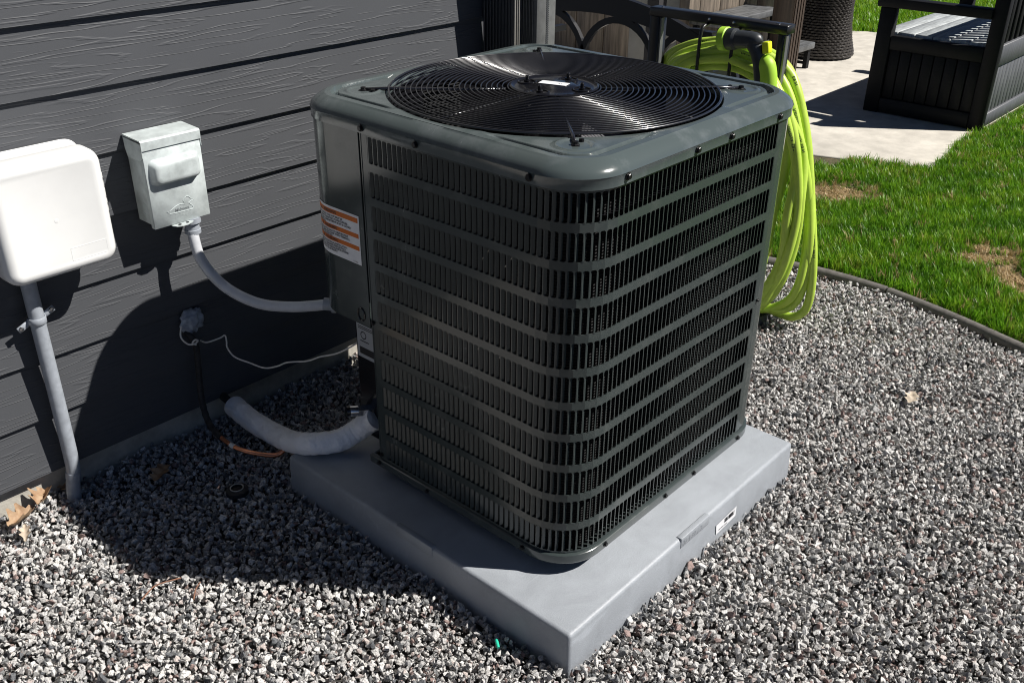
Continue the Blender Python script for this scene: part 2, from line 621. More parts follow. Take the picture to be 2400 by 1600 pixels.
def edge_x(y):
    for (x0, y0), (x1, y1) in zip(EDGE[:-1], EDGE[1:]):
        if y0 <= y <= y1:
            return x0 + (x1 - x0) * (y - y0) / (y1 - y0)
    return EDGE[0][0] if y < EDGE[0][1] else EDGE[-1][0]


# lawn soil
g = MB()
poly = [(x + 0.02, y, 0.0) for x, y in EDGE] + [(2.0, 2.0, 0.0), (3.5, 2.0, 0.0), (40, 2.0, 0.0), (40, -30, 0.0), (1.55, -30, 0.0)]
g.prism([Vector((x, y, -0.02)) for x, y, z in poly], (0, 0, 0.026))
tag(part('lawn', g, M['lawnsoil'], None), kind='structure')

# patio slab
PATIO = [(3.757, 0.62), (3.567, 1.158), (3.18, 2.25), (2.15, 2.32), (2.15, 6.0), (7.05, 6.0), (7.05, 2.75), (7.28, 2.33), (7.6, 1.2), (7.6, 0.70), (4.62, 0.70), (4.3, 0.685)]
g = MB()
g.prism([Vector((x, y, -0.05)) for x, y in PATIO], (0, 0, 0.066))
tag(part('patio', g, M['patio'], None, bevel=0.008), kind='structure')


def rock_mesh(seed, n=11):
    r = random.Random(seed)
    bm = bmesh.new()
    ax = (1.0, r.uniform(0.62, 0.95), r.uniform(0.5, 0.8))
    for i in range(n):
        u = Vector((r.gauss(0, 1), r.gauss(0, 1), r.gauss(0, 1))).normalized()
        k = r.uniform(0.74, 1.14)
        bm.verts.new((u.x * ax[0] * k, u.y * ax[1] * k, u.z * ax[2] * k))
    res = bmesh.ops.convex_hull(bm, input=bm.verts)
    junk = list({e for e in res['geom_interior'] + res['geom_unused'] if isinstance(e, bmesh.types.BMVert)})
    bmesh.ops.delete(bm, geom=junk, context='VERTS')
    bmesh.ops.bevel(bm, geom=list(bm.edges), offset=0.035, segments=1, affect='EDGES', clamp_overlap=True)
    bmesh.ops.triangulate(bm, faces=bm.faces)
    me = bpy.data.meshes.new('chip')
    bm.to_mesh(me)
    bm.free()
    me.materials.append(M['stone'])
    return me


def instancer(name, pts, rot, scl, idx, tint, meshes):
    """one object whose points carry instances of the given meshes"""
    me = bpy.data.meshes.new(name)
    me.vertices.add(len(pts))
    me.vertices.foreach_set('co', np.asarray(pts, dtype=np.float32).ravel())
    for nm, ty, key, arr in (('rot', 'FLOAT_VECTOR', 'vector', rot), ('scl', 'FLOAT_VECTOR', 'vector', scl), ('idx', 'INT', 'value', idx), ('tint', 'FLOAT', 'value', tint)):
        a = me.attributes.new(nm, ty, 'POINT')
        a.data.foreach_set(key, np.asarray(arr, dtype=np.int32 if ty == 'INT' else np.float32).ravel())
    ob = bpy.data.objects.new(name, me)
    COL.objects.link(ob)
    c = bpy.data.collections.new(name + '_pieces')
    for i, mm in enumerate(meshes):
        c.objects.link(bpy.data.objects.new('%s_piece_%02d' % (name, i), mm))
    ng = bpy.data.node_groups.new(name + '_nodes', 'GeometryNodeTree')
    ng.interface.new_socket('Geometry', in_out='INPUT', socket_type='NodeSocketGeometry')
    ng.interface.new_socket('Geometry', in_out='OUTPUT', socket_type='NodeSocketGeometry')
    N, L = ng.nodes, ng.links
    gi = N.new('NodeGroupInput')
    go = N.new('NodeGroupOutput')
    ci = N.new('GeometryNodeCollectionInfo')
    ci.inputs['Collection'].default_value = c
    ci.inputs['Separate Children'].default_value = True
    ci.inputs['Reset Children'].default_value = True
    ip = N.new('GeometryNodeInstanceOnPoints')
    ip.inputs['Pick Instance'].default_value = True

    def na(nm, ty):
        n = N.new('GeometryNodeInputNamedAttribute')
        n.data_type = ty
        n.inputs['Name'].default_value = nm
        return n.outputs['Attribute']
    L.new(gi.outputs[0], ip.inputs['Points'])
    L.new(ci.outputs[0], ip.inputs['Instance'])
    L.new(na('idx', 'INT'), ip.inputs['Instance Index'])
    e2r = N.new('FunctionNodeEulerToRotation')
    L.new(na('rot', 'FLOAT_VECTOR'), e2r.inputs[0])
    L.new(e2r.outputs[0], ip.inputs['Rotation'])
    L.new(na('scl', 'FLOAT_VECTOR'), ip.inputs['Scale'])
    L.new(ip.outputs[0], go.inputs[0])
    md = ob.modifiers.new('scatter', 'NODES')
    md.node_group = ng
    return ob


PX0, PX1, PY0, PY1 = -0.107, 0.845, -0.0965, 0.844      # equipment pad
chips = [rock_mesh(i) for i in range(18)]


def gravel_points():
    P, S = [], []
    for layer, (sp, z0, dz, r0, r1) in enumerate(((0.0150, -0.012, 0.004, 0.0080, 0.0118), (0.0145, -0.002, 0.006, 0.0055, 0.0110), (0.027, 0.007, 0.004, 0.0055, 0.0115), (0.0115, -0.001, 0.009, 0.0022, 0.0045))):
        xs = np.arange(-1.75, 2.25, sp)
        ys = np.arange(-1.75, 1.30, sp)
        X, Y = np.meshgrid(xs, ys)
        X = X.ravel() + rng.uniform(-0.55, 0.55, X.size) * sp
        Y = Y.ravel() + rng.uniform(-0.55, 0.55, Y.size) * sp
        R = rng.uniform(r0, r1, X.size) * np.where(rng.random(X.size) < 0.12, 1.28, 1.0)
        ex = np.array([edge_x(y) for y in np.linspace(-2.6, 1.3, 400)])
        EX = np.interp(Y, np.linspace(-2.6, 1.3, 400), ex)
        ok = (X < EX - 0.022) & (Y < 1.262)
        ok &= ~((X > PX0 - 0.005) & (X < PX1 + 0.005) & (Y > PY0 - 0.005) & (Y < PY1 + 0.005))
        # keep what the place shows; drop far corners behind the camera
        ok &= (X + Y > -1.45)
        ok &= ~((X < -0.9) & (Y < -0.3))
        X, Y, R = X[ok], Y[ok], R[ok]
        und = 0.006 * np.sin(X * 9 + 1.3) * np.sin(Y * 8 + 0.4) + 0.004 * np.sin(X * 23 + Y * 17)
        bank = 0.012 * np.exp(-((np.maximum(0, 1.26 - Y)) / 0.07))
        Z = z0 + und + bank + rng.uniform(-dz, dz, X.size)
        P.append(np.stack([X, Y, Z], 1))
        S.append(R)
    return np.concatenate(P), np.concatenate(S)


gp, gr = gravel_points()
n = len(gp)
rot = rng.uniform(0, 2 * math.pi, (n, 3))
scl = np.repeat(gr[:, None], 3, 1) * rng.uniform(0.85, 1.15, (n, 3))
gravel = instancer('gravel', gp, rot, scl, rng.integers(0, len(chips), n), rng.random(n), chips)
tag(gravel, 'speckled grey and pinkish crushed granite gravel around the pad', 'gravel', kind='stuff')


# ---- lawn grass
def tuft_mesh(seed, nb, h0, h1, spread, w, lean=0.6):
    r = random.Random(seed)
    mb = MB()
    for i in range(nb):
        a = r.uniform(0, 2 * math.pi)
        d = r.uniform(0, spread)
        bx, by = d * math.cos(a), d * math.sin(a)
        h = r.uniform(h0, h1)
        dr = r.uniform(0, 2 * math.pi)
        ln = r.uniform(0.1, lean) * h
        ww = w * r.uniform(0.7, 1.3)
        px, py = -math.sin(dr) * ww, math.cos(dr) * ww
        vs = []
        for k, t in enumerate((0, 0.4, 0.75, 1.0)):
            cx = bx + math.cos(dr) * ln * t * t
            cy = by + math.sin(dr) * ln * t * t
            cz = h * (t - 0.18 * t * t * (ln / h))
            q = (1.0, 0.9, 0.6, 0.05)[k]
            vs += [(cx - px * q, cy - py * q, cz), (cx + px * q, cy + py * q, cz)]
        mb.add(vs, [(0, 1, 3, 2), (2, 3, 5, 4), (4, 5, 7, 6)])
    me = mb.mesh('tuft', M['grass'], smooth=True, angle=180)
    return me


def in_poly(X, Y, poly):
    ins = np.zeros(X.shape, bool)
    j = len(poly) - 1
    for i in range(len(poly)):
        xi, yi = poly[i]
        xj, yj = poly[j]
        c = ((yi > Y) != (yj > Y)) & (X < (xj - xi) * (Y - yi) / (yj - yi + 1e-12) + xi)
        ins ^= c
        j = i
    return ins


def dry_mask(X, Y):
    """bare, straw-coloured patches of the lawn"""
    def ell(cx, cy, a, b, th):
        c, s = math.cos(th), math.sin(th)
        u = (X - cx) * c + (Y - cy) * s
        v = -(X - cx) * s + (Y - cy) * c
        return 1 - np.sqrt((u / a) ** 2 + (v / b) ** 2)
    wob = 0.25 * np.sin(X * 31 + Y * 17) + 0.2 * np.sin(X * 13 - Y * 41)
    m = np.maximum.reduce([ell(3.07, 0.82, 0.19, 0.13, -0.75), ell(2.74, 0.02, 0.17, 0.055, -0.95), ell(2.58, -0.17, 0.20, 0.075, 0.95), ell(2.86, 0.02, 0.10, 0.05, -0.9), ell(2.35, 1.0, 0.20, 0.18, 0)])
    return m + wob * 0.35


near_tufts = [tuft_mesh(100 + i, 11, 0.022, 0.050, 0.016, 0.0016) for i in range(6)] + [tuft_mesh(200 + i, 16, 0.006, 0.018, 0.022, 0.0019, 2.4) for i in range(3)] + [tuft_mesh(300 + i, 16, 0.05, 0.10, 0.05, 0.0035) for i in range(4)]
sp = 0.0165
xs = np.arange(1.8, 6.6, sp)
ys = np.arange(-1.9, 1.75, sp)
X, Y = np.meshgrid(xs, ys)
X = X.ravel() + rng.uniform(-0.6, 0.6, X.size) * sp
Y = Y.ravel() + rng.uniform(-0.6, 0.6, Y.size) * sp
EX = np.interp(Y, np.linspace(-2.6, 1.3, 400), [edge_x(y) for y in np.linspace(-2.6, 1.3, 400)])
ok = (X > EX + 0.035) & ~in_poly(X, Y, PATIO) & ~((X > 4.58) & (Y > 0.665)) & ~((X > 3.4) & (Y > 1.0))
ok &= (X < 4.2) | (Y > -0.9)
X, Y = X[ok], Y[ok]
dm = dry_mask(X, Y)
rnd = rng.random(X.size)
dry = dm + rng.normal(0, 0.16, X.size) > 0.14
fringe = (dm > -0.25) & ~dry
keep = np.where(dry, rnd < 1.1, np.where(fringe, rnd < 0.75, rnd < 0.97))
X, Y, dm, dry, fringe = X[keep], Y[keep], dm[keep], dry[keep], fringe[keep]
n = X.size
patch = 0.5 + 0.5 * np.sin(X * 7.1 + 1.0) * np.sin(Y * 9.3 + 0.6) + 0.35 * np.sin(X * 19 + Y * 23)
tint = np.clip(0.28 + 0.30 * (patch - 0.5) + rng.normal(0, 0.19, n), 0, 0.68)
tint = np.where(dry, np.clip(0.86 + rng.normal(0, 0.08, n), 0.68, 1), tint)
tint = np.where(fringe & (rng.random(n) < 0.35), 0.78, tint)
tint = np.where((rng.random(n) < 0.03), 0.80, tint)
idx = np.where(dry, rng.integers(6, 9, n), rng.integers(0, 6, n))
sc = np.where(fringe, 0.75, 1.0) * rng.uniform(0.6, 1.4, n) * (1 + 0.18 * (patch - 0.5))
Pn = np.stack([X, Y, np.full(n, 0.004)], 1)
# far lawn beyond the patio
sp = 0.05
xs = np.arange(7.05, 13.0, sp)
ys = np.arange(1.0, 6.2, sp)
X2, Y2 = np.meshgrid(xs, ys)
X2 = X2.ravel() + rng.uniform(-0.6, 0.6, X2.size) * sp
Y2 = Y2.ravel() + rng.uniform(-0.6, 0.6, Y2.size) * sp
ok = ~in_poly(X2, Y2, PATIO)
X2, Y2 = X2[ok], Y2[ok]
n2 = X2.size
Pn = np.concatenate([Pn, np.stack([X2, Y2, np.full(n2, 0.004)], 1)])
tint = np.concatenate([tint, np.clip(0.42 + rng.normal(0, 0.12, n2), 0, 0.66)])
idx = np.concatenate([idx, rng.integers(9, 13, n2)])
sc = np.concatenate([sc, rng.uniform(0.8, 1.2, n2)])
n = len(Pn)
rot = np.zeros((n, 3))
rot[:, 2] = rng.uniform(0, 2 * math.pi, n)
rot[:, 0] = rng.normal(0, 0.12, n)
rot[:, 1] = rng.normal(0, 0.12, n)
grass = instancer('grass', Pn, rot, np.repeat(sc[:, None], 3, 1), idx, tint, near_tufts)
tag(grass, 'green lawn grass with straw-coloured bare patches', 'grass', kind='stuff')

# ---- garden edging pipe (two pieces meeting at a joint)
for (a, b, lab) in ((3, 7, 'grey rubber lawn edging strip running off to the right, in front of the joint'), (7, 12, 'grey rubber lawn edging strip behind the hanging hose, beyond the joint')):
    pts = EDGE[:a + 5] if a == 3 else EDGE[7:]
    path = catmull([(x, y, 0.004) for x, y in (EDGE[1:7] + [(2.160, 0.175)] if a == 3 else [(2.164, 0.185)] + EDGE[7:])], 6)
    e = MB()
    e.tube(path, 0.0215, 12)
    o = part('lawn_edging', e, M['edging'], None, smooth=True, angle=60)
    tag(o, lab, 'edging', 'lawn edging strips')

# ================================================================== HOUSE
WY = 1.235
house = thing('house', 'house wall of charcoal wood-grain lap siding on a concrete foundation', 'house', (0, 1.3, 0))
g = MB()
g.box((-3.2, 1.265, -0.3), (1.25, 1.9, 0.16))
part('foundation', g, M['concrete'], house)
g = MB()
g.box((-3.2, 1.262, 0.1605), (1.25, 1.9, 2.9))
part('sheathing', g, M['sheath'], house)
Z0, PITCH = 0.0935, 0.1532
for k in range(18):
    z = Z0 + PITCH * k
    b = MB()
    prof = [(WY, z), (WY + 0.0125, z), (WY + 0.026, z + PITCH + 0.02), (WY + 0.014, z + PITCH + 0.02)]
    rings = []
    for x in (-3.2, 1.24):
        rings.append([(x, y, zz) for y, zz in prof])
    b.rings(rings)
    part('siding_board', b, M['siding'], house)
# corner trim at the end of the wall (ribbed side, lit front with a knurled strip)
t = MB()
t.box((1.2465, 1.1765, 0.02), (1.343, 1.9, 2.9), 0)
for i in range(5):
    t.box((1.2405, 1.19 + 0.0135 * i, 0.02), (1.2465, 1.196 + 0.0135 * i, 2.9), 1)
ct = part('corner_trim', t, [M['trim'], M['trimdark']], house, bevel=0.0015, seg=1)
k = MB()
for i in range(90):
    z = 0.70 + i * 0.0062
    k.obox((1.300, 1.1755, z), (0.0052, 0, 0.0026), (0, 0.0012, 0), (-0.0006, 0, 0.0014))
part('knurled_strip', k, M['trimdark'], ct)
# downspout
ds = thing('downspout', 'dark ribbed downspout on the siding beside the corner trim', 'downspout', (1.056, 1.16, 0))
d = MB()
d.box((1.0465, 1.0985, 0.06), (1.0665, 1.232, 2.9), 0)
part('channel', d, M['trimdark'], ds, bevel=0.002, seg=1)
d = MB()
for i in range(9):
    y = 1.112 + i * 0.0135
    d.box((1.0415, y, 0.06), (1.0465, y + 0.006, 2.9))
part('rib', d, M['trimdark'], ds, bevel=0.001, seg=1)
d = MB()
d.box((1.044, 1.0945, 0.06), (1.0505, 1.0985, 2.9))
d.box((1.0555, 1.0945, 0.06), (1.0595, 1.0985, 2.9))
d.box((1.0640, 1.0945, 0.06), (1.0690, 1.0985, 2.9))
part('front_edge', d, M['downlit'], ds, bevel=0.001, seg=1)

# ================================================================== EQUIPMENT PAD
pad = thing('equipment_pad', 'pale grey plastic equipment pad under the air conditioner', 'pad', (0.37, 0.37, 0))
p = MB()
p.rings([[(PX0 + i + a, PY0 + i + b2, z) if 0 else (x, y, z) for x, y in ((PX0 + i, PY0 + i), (PX1 - i, PY0 + i), (PX1 - i, PY1 - i), (PX0 + i, PY1 - i))] for i, z, a, b2 in ((-0.004, -0.04, 0, 0), (0.0, 0.102, 0, 0))])
part('slab', p, M['pad'], pad, bevel=0.009, seg=3)


def emboss(mb, s, size, o, ux, uy, h, align='LEFT', bold=0.0, mi=0):
    v, f = text_geo(s, size, align, bold)
    o, ux, uy = Vector(o), Vector(ux), Vector(uy)
    nn = ux.cross(uy) * h
    mb.add([o + ux * a + uy * b + nn for a, b, c in v], f, mi)


t = MB()
t.box((0.302, PY0 - 0.0022, 0.0765), (0.424, PY0 + 0.012, 0.1045))
tb = part('lift_tab', t, M['pad'], pad, bevel=0.0015)
t = MB()
emboss(t, '32 | 32 | 3', 0.020, (0.310, PY0 - 0.0022, 0.0825), (1, 0, 0), (0, 0, 1), 0.0009)
part('embossed_size', t, M['pad'], tb)
t = MB()
t.box((PX0 - 0.0022, 0.3045, 0.0765), (PX0 + 0.012, 0.4260, 0.1045))
part('lift_tab', t, M['pad'], pad, bevel=0.0015)
t = MB()
t.add([(0.462, PY0 - 0.0035, 0.050), (0.466, PY0 - 0.0040, 0.020), (0.556, PY0 - 0.0046, 0.0265), (0.5555, PY0 - 0.0046, 0.057)], [(0, 1, 2, 3)])
st = part('barcode_sticker', t, M['white'], pad)
st['label'] = 'white barcode sticker on the pad edge'
t = MB()
r5 = random.Random(3)
x = 0.500
while x < 0.546:
    w = r5.choice((0.0012, 0.0022, 0.0035))
    t.box((x, PY0 - 0.0050, 0.037), (x + w, PY0 - 0.0047, 0.050))
    x += w + r5.choice((0.0012, 0.002, 0.0035))
for a, b in ((0.476, 0.482), (0.485, 0.497), (0.5, 0.515)):
    t.box((a, PY0 - 0.0050, 0.0285), (b, PY0 - 0.0047, 0.0305))
part('barcode', t, M['ink'], st)

# ================================================================== AIR CONDITIONER
W_, RAD = 0.82, 0.105
SEG, ARC = W_ - 2 * RAD, RAD * math.pi / 2
PER = 4 * (SEG + ARC)


def peri(s, off=0.0):
    """point and outward normal of the rounded square body; s=0 at the left face's rear end, running to the front corner"""
    s = s % PER
    x0, x1 = RAD, W_ - RAD
    segs = [((0, x1), (0, -1), (-1, 0)), ((x0, 0), (1, 0), (0, -1)), ((W_, x0), (0, 1), (1, 0)), ((x1, W_), (-1, 0), (0, 1))]
    cents = [(x0, x0), (x1, x0), (x1, x1), (x0, x1)]
    i = int(s // (SEG + ARC))
    i = min(i, 3)
    u = s - i * (SEG + ARC)
    (px, py), (dx, dy), (nx, ny) = segs[i]
    if u <= SEG:
        return (px + dx * u + nx * off, py + dy * u + ny * off), (nx, ny)
    a0 = math.atan2(ny, nx)
    a = a0 + (u - SEG) / RAD
    c = cents[i]
    return (c[0] + (RAD + off) * math.cos(a), c[1] + (RAD + off) * math.sin(a)), (math.cos(a), math.sin(a))


def srange(a, b, na=10):
    """s samples; dense on the arcs, sparse on flats"""
    out = [a]
    marks = []
    for r in range(-1, 2):
        for i in range(4):
            base = r * PER + i * (SEG + ARC)
            marks.append(base)
            for k in range(0, na + 1):
                marks.append(base + SEG + ARC * k / na)
    out += sorted(m for m in set(marks) if a + 1e-6 < m < b - 1e-6)
    out.append(b)
    return out


def wallstrip(mb, s0, s1, z0, z1, off=0.0, t=0.0016, mi=0, na=10):
    rings = []
    for s in srange(s0, s1, na):
        (x, y), _ = peri(s, off)
        (xi, yi), _ = peri(s, off - t)
        rings.append([(x, y, z0), (x, y, z1), (xi, yi, z1), (xi, yi, z0)])
    mb.rings(rings, mi=mi)


unit = thing('air_conditioner', 'dark grey-green air conditioner condenser with louvred sides and top fan', 'air conditioner', (0.41, 0.41, 0.102))

ROW_TOP, ROWP, SLOT_H = 0.9209, 0.0757, 0.0577
SLOTP = 0.0152
zones = [(0.141, 1.367), (1.56, 2.13), (2.36, 2.78)]

# grille panel: flanges and bands
gp_ = MB()
for a, b in ((0.118, zones[0][0] - 0.002), (zones[0][1] + 0.002, zones[1][0] - 0.002), (zones[1][1] + 0.002, zones[2][0] - 0.002), (zones[2][1] + 0.002, 2.83)):
    wallstrip(gp_, a, b, 0.148, 0.9895, na=6)
for a, b in zones:
    rows = [ROW_TOP - ROWP * k for k in range(11)]
    for k in range(12):
        zt = 0.9895 if k == 0 else rows[k - 1]
        zb = rows[k] + SLOT_H if k < 11 else 0.148
        wallstrip(gp_, a - 0.002, b + 0.002, zb, zt, na=6)
        if k > 0:
            # inward-turned lip along the foot of the slots
            rr = []
            for s in srange(a, b):
                (x, y), _ = peri(s, -0.0016)
                (xi, yi), _ = peri(s, -0.0062)
                rr.append([(x, y, zt), (xi, yi, zt - 0.0016), (xi, yi, zt - 0.0028), (x, y, zt - 0.0014)])
            gp_.rings(rr)
for a, b in zones:
    nslot = int(round((b - a) / SLOTP))
    for i in range(nslot + 1):
        s = a + (b - a) * i / nslot
        q = [peri(s + d_, -0.0003)[0] for d_ in (-0.0046, -0.0022, 0.0, 0.0022, 0.0046)]
        e0, e1 = peri(s - 0.0011, -0.0001)[0], peri(s + 0.0011, -0.0001)[0]
        for k in range(11):
            z_ = ROW_TOP - ROWP * k
            gp_.add([(e0[0], e0[1], z_), (e1[0], e1[1], z_), (e1[0], e1[1], z_ + SLOT_H), (e0[0], e0[1], z_ + SLOT_H)], [(0, 1, 2, 3)])
            for zz, sg in ((ROW_TOP - ROWP * k, 1), (ROW_TOP - ROWP * k + SLOT_H, -1)):
                gp_.add([(q[0][0], q[0][1], zz - 0.0002 * sg), (q[4][0], q[4][1], zz - 0.0002 * sg), (q[3][0], q[3][1], zz + 0.0014 * sg), (q[2][0], q[2][1], zz + 0.0062 * sg), (q[1][0], q[1][1], zz + 0.0014 * sg)], [(0, 1, 2, 4), (4, 2, 3)])
grille = part('louvre_panel', gp_, M['paint'], unit)
# seam lip
gp_ = MB()
wallstrip(gp_, 0.1175, 0.1205, 0.15, 0.9885, 0.0012)
part('panel_flange', gp_, M['paint'], unit)

# slats
sl = MB()
LEN, TH, rc = 0.0079, 0.0007, 0.0042
prof = [(0, 0), (LEN - rc, 0), (LEN - 0.3 * rc, 0.3 * rc), (LEN, rc), (LEN, SLOT_H - rc), (LEN - 0.3 * rc, SLOT_H - 0.3 * rc), (LEN - rc, SLOT_H), (0, SLOT_H)]
sl.rings([[(0.0002 - d * 0.7071 - w * 0.7071, -(d * 0.7071) + w * 0.7071, z) for d, z in prof] for w in (-TH, TH)])
# slat frame: local x = along the panel, local y = outward normal
slat_me = sl.mesh('slat', M['paint'])
cand = []
for zi, (a, b) in enumerate(zones):
    nslot = int(round((b - a) / SLOTP))
    for i in range(nslot + 1):
        s = a + (b - a) * i / nslot
        (x, y), (nx, ny) = peri(s, -0.0006)
        for k in range(11):
            cand.append((zi, x, y, ROW_TOP - ROWP * k, math.atan2(ny, nx)))
CAMP = Vector((-1.2676, -0.9614, 1.5513))
cand.sort(key=lambda c: (Vector((c[1], c[2], c[3] + 0.03)) - CAMP).length + (50 if c[0] else 0))
for c in cand[:300]:
    o = link('slat', slat_me, unit)
    o.location = (c[1], c[2], c[3])
    o.rotation_euler = (0, 0, c[4] - math.pi / 2)
rest = MB()
base_v = [tuple(v.co) for v in slat_me.vertices]
base_f = [tuple(p.vertices) for p in slat_me.polygons]
for c in cand[300:]:
    ca, sa = math.cos(c[4] - math.pi / 2), math.sin(c[4] - math.pi / 2)
    rest.add([(c[1] + ca * v[0] - sa * v[1], c[2] + sa * v[0] + ca * v[1], c[3] + v[2]) for v in base_v], base_f)
tag(part('slat_rows', rest, M['paint'], unit), kind='stuff')

# coil behind the louvres
cmb = MB()
rings = []
for z in (0.155, 0.985):
    rings.append([(*peri(s, -0.026)[0], z) for s in srange(0.11, 2.83)])
outer = rings
cmb.rings(outer, closed=False, cap0=False, cap1=False)
rings = [[(*peri(s, -0.05)[0], z) for s in srange(0.11, 2.83)] for z in (0.155, 0.985)]
cmb.rings(rings, closed=False, cap0=False, cap1=False)
part('coil', cmb, M['coil'], unit, smooth=True)
# thin slanted tie wires seen through the front louvres
tw = MB()
for k in range(4):
    for i, s in enumerate((0.44, 0.50)):
        z = 0.20 + 0.19 * k
        a, _ = peri(s, -0.017)
        b, _ = peri(s + 0.045, -0.017)
        tw.tube([(a[0], a[1], z), (b[0], b[1], z + 0.06)], 0.0009, 5)
part('tie_wire', tw, M['steel'], unit)

# base pan
bmb = MB()
loops = []
for off, z in ((-0.030, 0.130), (-0.004, 0.130), (0.004, 0.133), (0.0065, 0.138), (0.0065, 0.156), (0.0035, 0.1585), (-0.004, 0.1585), (-0.006, 0.146), (-0.03, 0.146)):
    loops.append([(*peri(s, off)[0], z) for s in srange(0.090 - off, 2.83)] + [(0.24, 0.735 + off, z), (0.13, 0.625 + off * 0.6, z)])
bmb.rings(loops, cap0=True, cap1=True)
part('base_pan', bmb, M['paint'], unit, smooth=True, angle=50)
for fx, fy in ((0.12, 0.12), (0.70, 0.12), (0.12, 0.70), (0.70, 0.70)):
    f = MB()
    f.lathe([(0.030, 0.1015), (0.030, 0.1305)], (fx, fy, 0), 20)
    part('foot', f, M['black'], unit)


# screws
def screw(pos, nrm, r=0.0058, par=None):
    mb = MB()
    mb.lathe([(r * 1.35, 0), (r * 1.35, 0.0012), (r, 0.0014), (r, 0.0045), (r * 0.8, 0.0055), (0, 0.0055)], pos, 8, axis=nrm)
    return part('screw', mb, M['screw'], par or unit)


for x, z in ((0.117, 0.998), (0.350, 0.996), (0.479, 0.996), (0.682, 0.997)):
    screw((x, -0.0075, z), (0, -1, 0))
for y, z in ((0.584, 0.996), (0.419, 0.995), (0.121, 0.996)):
    screw((-0.0075, y, z), (-1, 0, 0))
for x in (0.127, 0.364, 0.489, 0.70):
    screw((x, -0.0065, 0.1475), (0, -1, 0), 0.005)
for y in (0.121, 0.4245, 0.596):
    screw((-0.0065, y, 0.1475), (-1, 0, 0), 0.005)
screw((-0.0005, 0.592, 0.538), (-1, 0, 0), 0.0045)
screw((-0.0005, 0.592, 0.170), (-1, 0, 0), 0.0045)
screw((0.712, -0.0005, 0.540), (0, -1, 0), 0.0035)

# ---- top cap
CX = CY = 0.41
RO = 0.374
ZT = 1.034


def rect_ray(th, inset):
    """distance from the centre to the rounded square (inset) along angle th"""
    h = W_ / 2 + 0.006 - inset
    r = max(0.02, RAD + 0.006 - inset * 0.75)
    c, s = abs(math.cos(th)), abs(math.sin(th))
    d = min(h / c if c > 1e-9 else 9, h / s if s > 1e-9 else 9)
    x, y = d * c, d * s
    if x > h - r and y > h - r:
        k = h - r
        bq = -(k * c + k * s)
        cq = 2 * k * k - r * r
        d = -bq + math.sqrt(max(0, bq * bq - cq))
    return d


def cap_h(x, y, d):
    dg = abs((math.degrees(math.atan2(y - CY, x - CX)) % 90) - 45)
    kc = 1 - smoothstep(17, 26, dg)
    z = ZT - 0.0105 * kc * smoothstep(0.0465, 0.0490, d) * (1 - smoothstep(0.0590, 0.0640, d)) - 0.0015 * smoothstep(0.060, 0.066, d)
    for ax, ay in ((1, 1), (1, -1), (-1, 1), (-1, -1)):
        q = math.hypot(x - CX - ax * 0.300, y - CY - ay * 0.300)
        z += 0.0030 * math.exp(-((q - 0.036) / 0.0042) ** 2)
    return z


NT = 480
cap = MB()
ths = [2 * math.pi * i / NT for i in range(NT)]
loops = []


def caploop(inset, z):
    return [(CX + rect_ray(t, inset) * math.cos(t), CY + rect_ray(t, inset) * math.sin(t), z) for t in ths]


for inset, z in ((0.0035, 0.9845), (0.0, 0.9845), (0.0, 1.0035), (-0.0015, 1.006), (0.001, 1.0125), (0.007, 1.0195), (0.015, 1.0255), (0.023, 1.0305), (0.029, 1.0333)):
    loops.append(caploop(inset, z))
NR = 84
for j in range(1, NR + 1):
    lp = []
    f = j / NR
    for t in ths:
        ro = rect_ray(t, 0.029)
        r = ro + (RO - ro) * f
        x, y = CX + r * math.cos(t), CY + r * math.sin(t)
        hx = (W_ / 2 + 0.006) - max(abs(x - CX), abs(y - CY))
        dd = min(hx, (rect_ray(t, 0.0) - r) * 1.0)
        lp.append((x, y, cap_h(x, y, dd)))
    loops.append(lp)
for r, z in ((RO - 0.002, ZT - 0.003), (RO - 0.003, ZT - 0.02)):
    loops.append([(CX + r * math.cos(t), CY + r * math.sin(t), z) for t in ths])
cap.rings(loops, cap0=False, cap1=False)
capo = part('top_cap', cap, M['captop'], unit, smooth=True, angle=50)
# fan shroud
sh = MB()
loops = [[(CX + r * math.cos(t), CY + r * math.sin(t), z) for t in ths[::4]] for r, z in ((RO - 0.003, 1.014), (0.366, 0.99), (0.366, 0.86), (0.372, 0.85))]
sh.rings(loops, cap0=False, cap1=False)
part('fan_shroud', sh, M['black'], unit, smooth=True)
d = MB()
rr = [(*peri(s, -0.012)[0], 0.93) for s in srange(0, PER - 1e-4)]
ci_ = [(CX + 0.366 * math.cos(t), CY + 0.366 * math.sin(t), 0.93) for t in ths[::4]]
d.add([(CX + 0.366 * math.cos(t), CY + 0.366 * math.sin(t), 0.925) for t in ths[::4]] + [(CX + (rect_ray(t, 0.02)) * math.cos(t), CY + rect_ray(t, 0.02) * math.sin(t), 0.925) for t in ths[::4]],
      [(i, (i + 1) % 120, 120 + (i + 1) % 120, 120 + i) for i in range(120)])
part('shroud_deck', d, M['black'], unit)


# ---- fan guard
def gz(r):
    return 1.0375 + 0.0025 * (1 - (r / 0.37) ** 2)


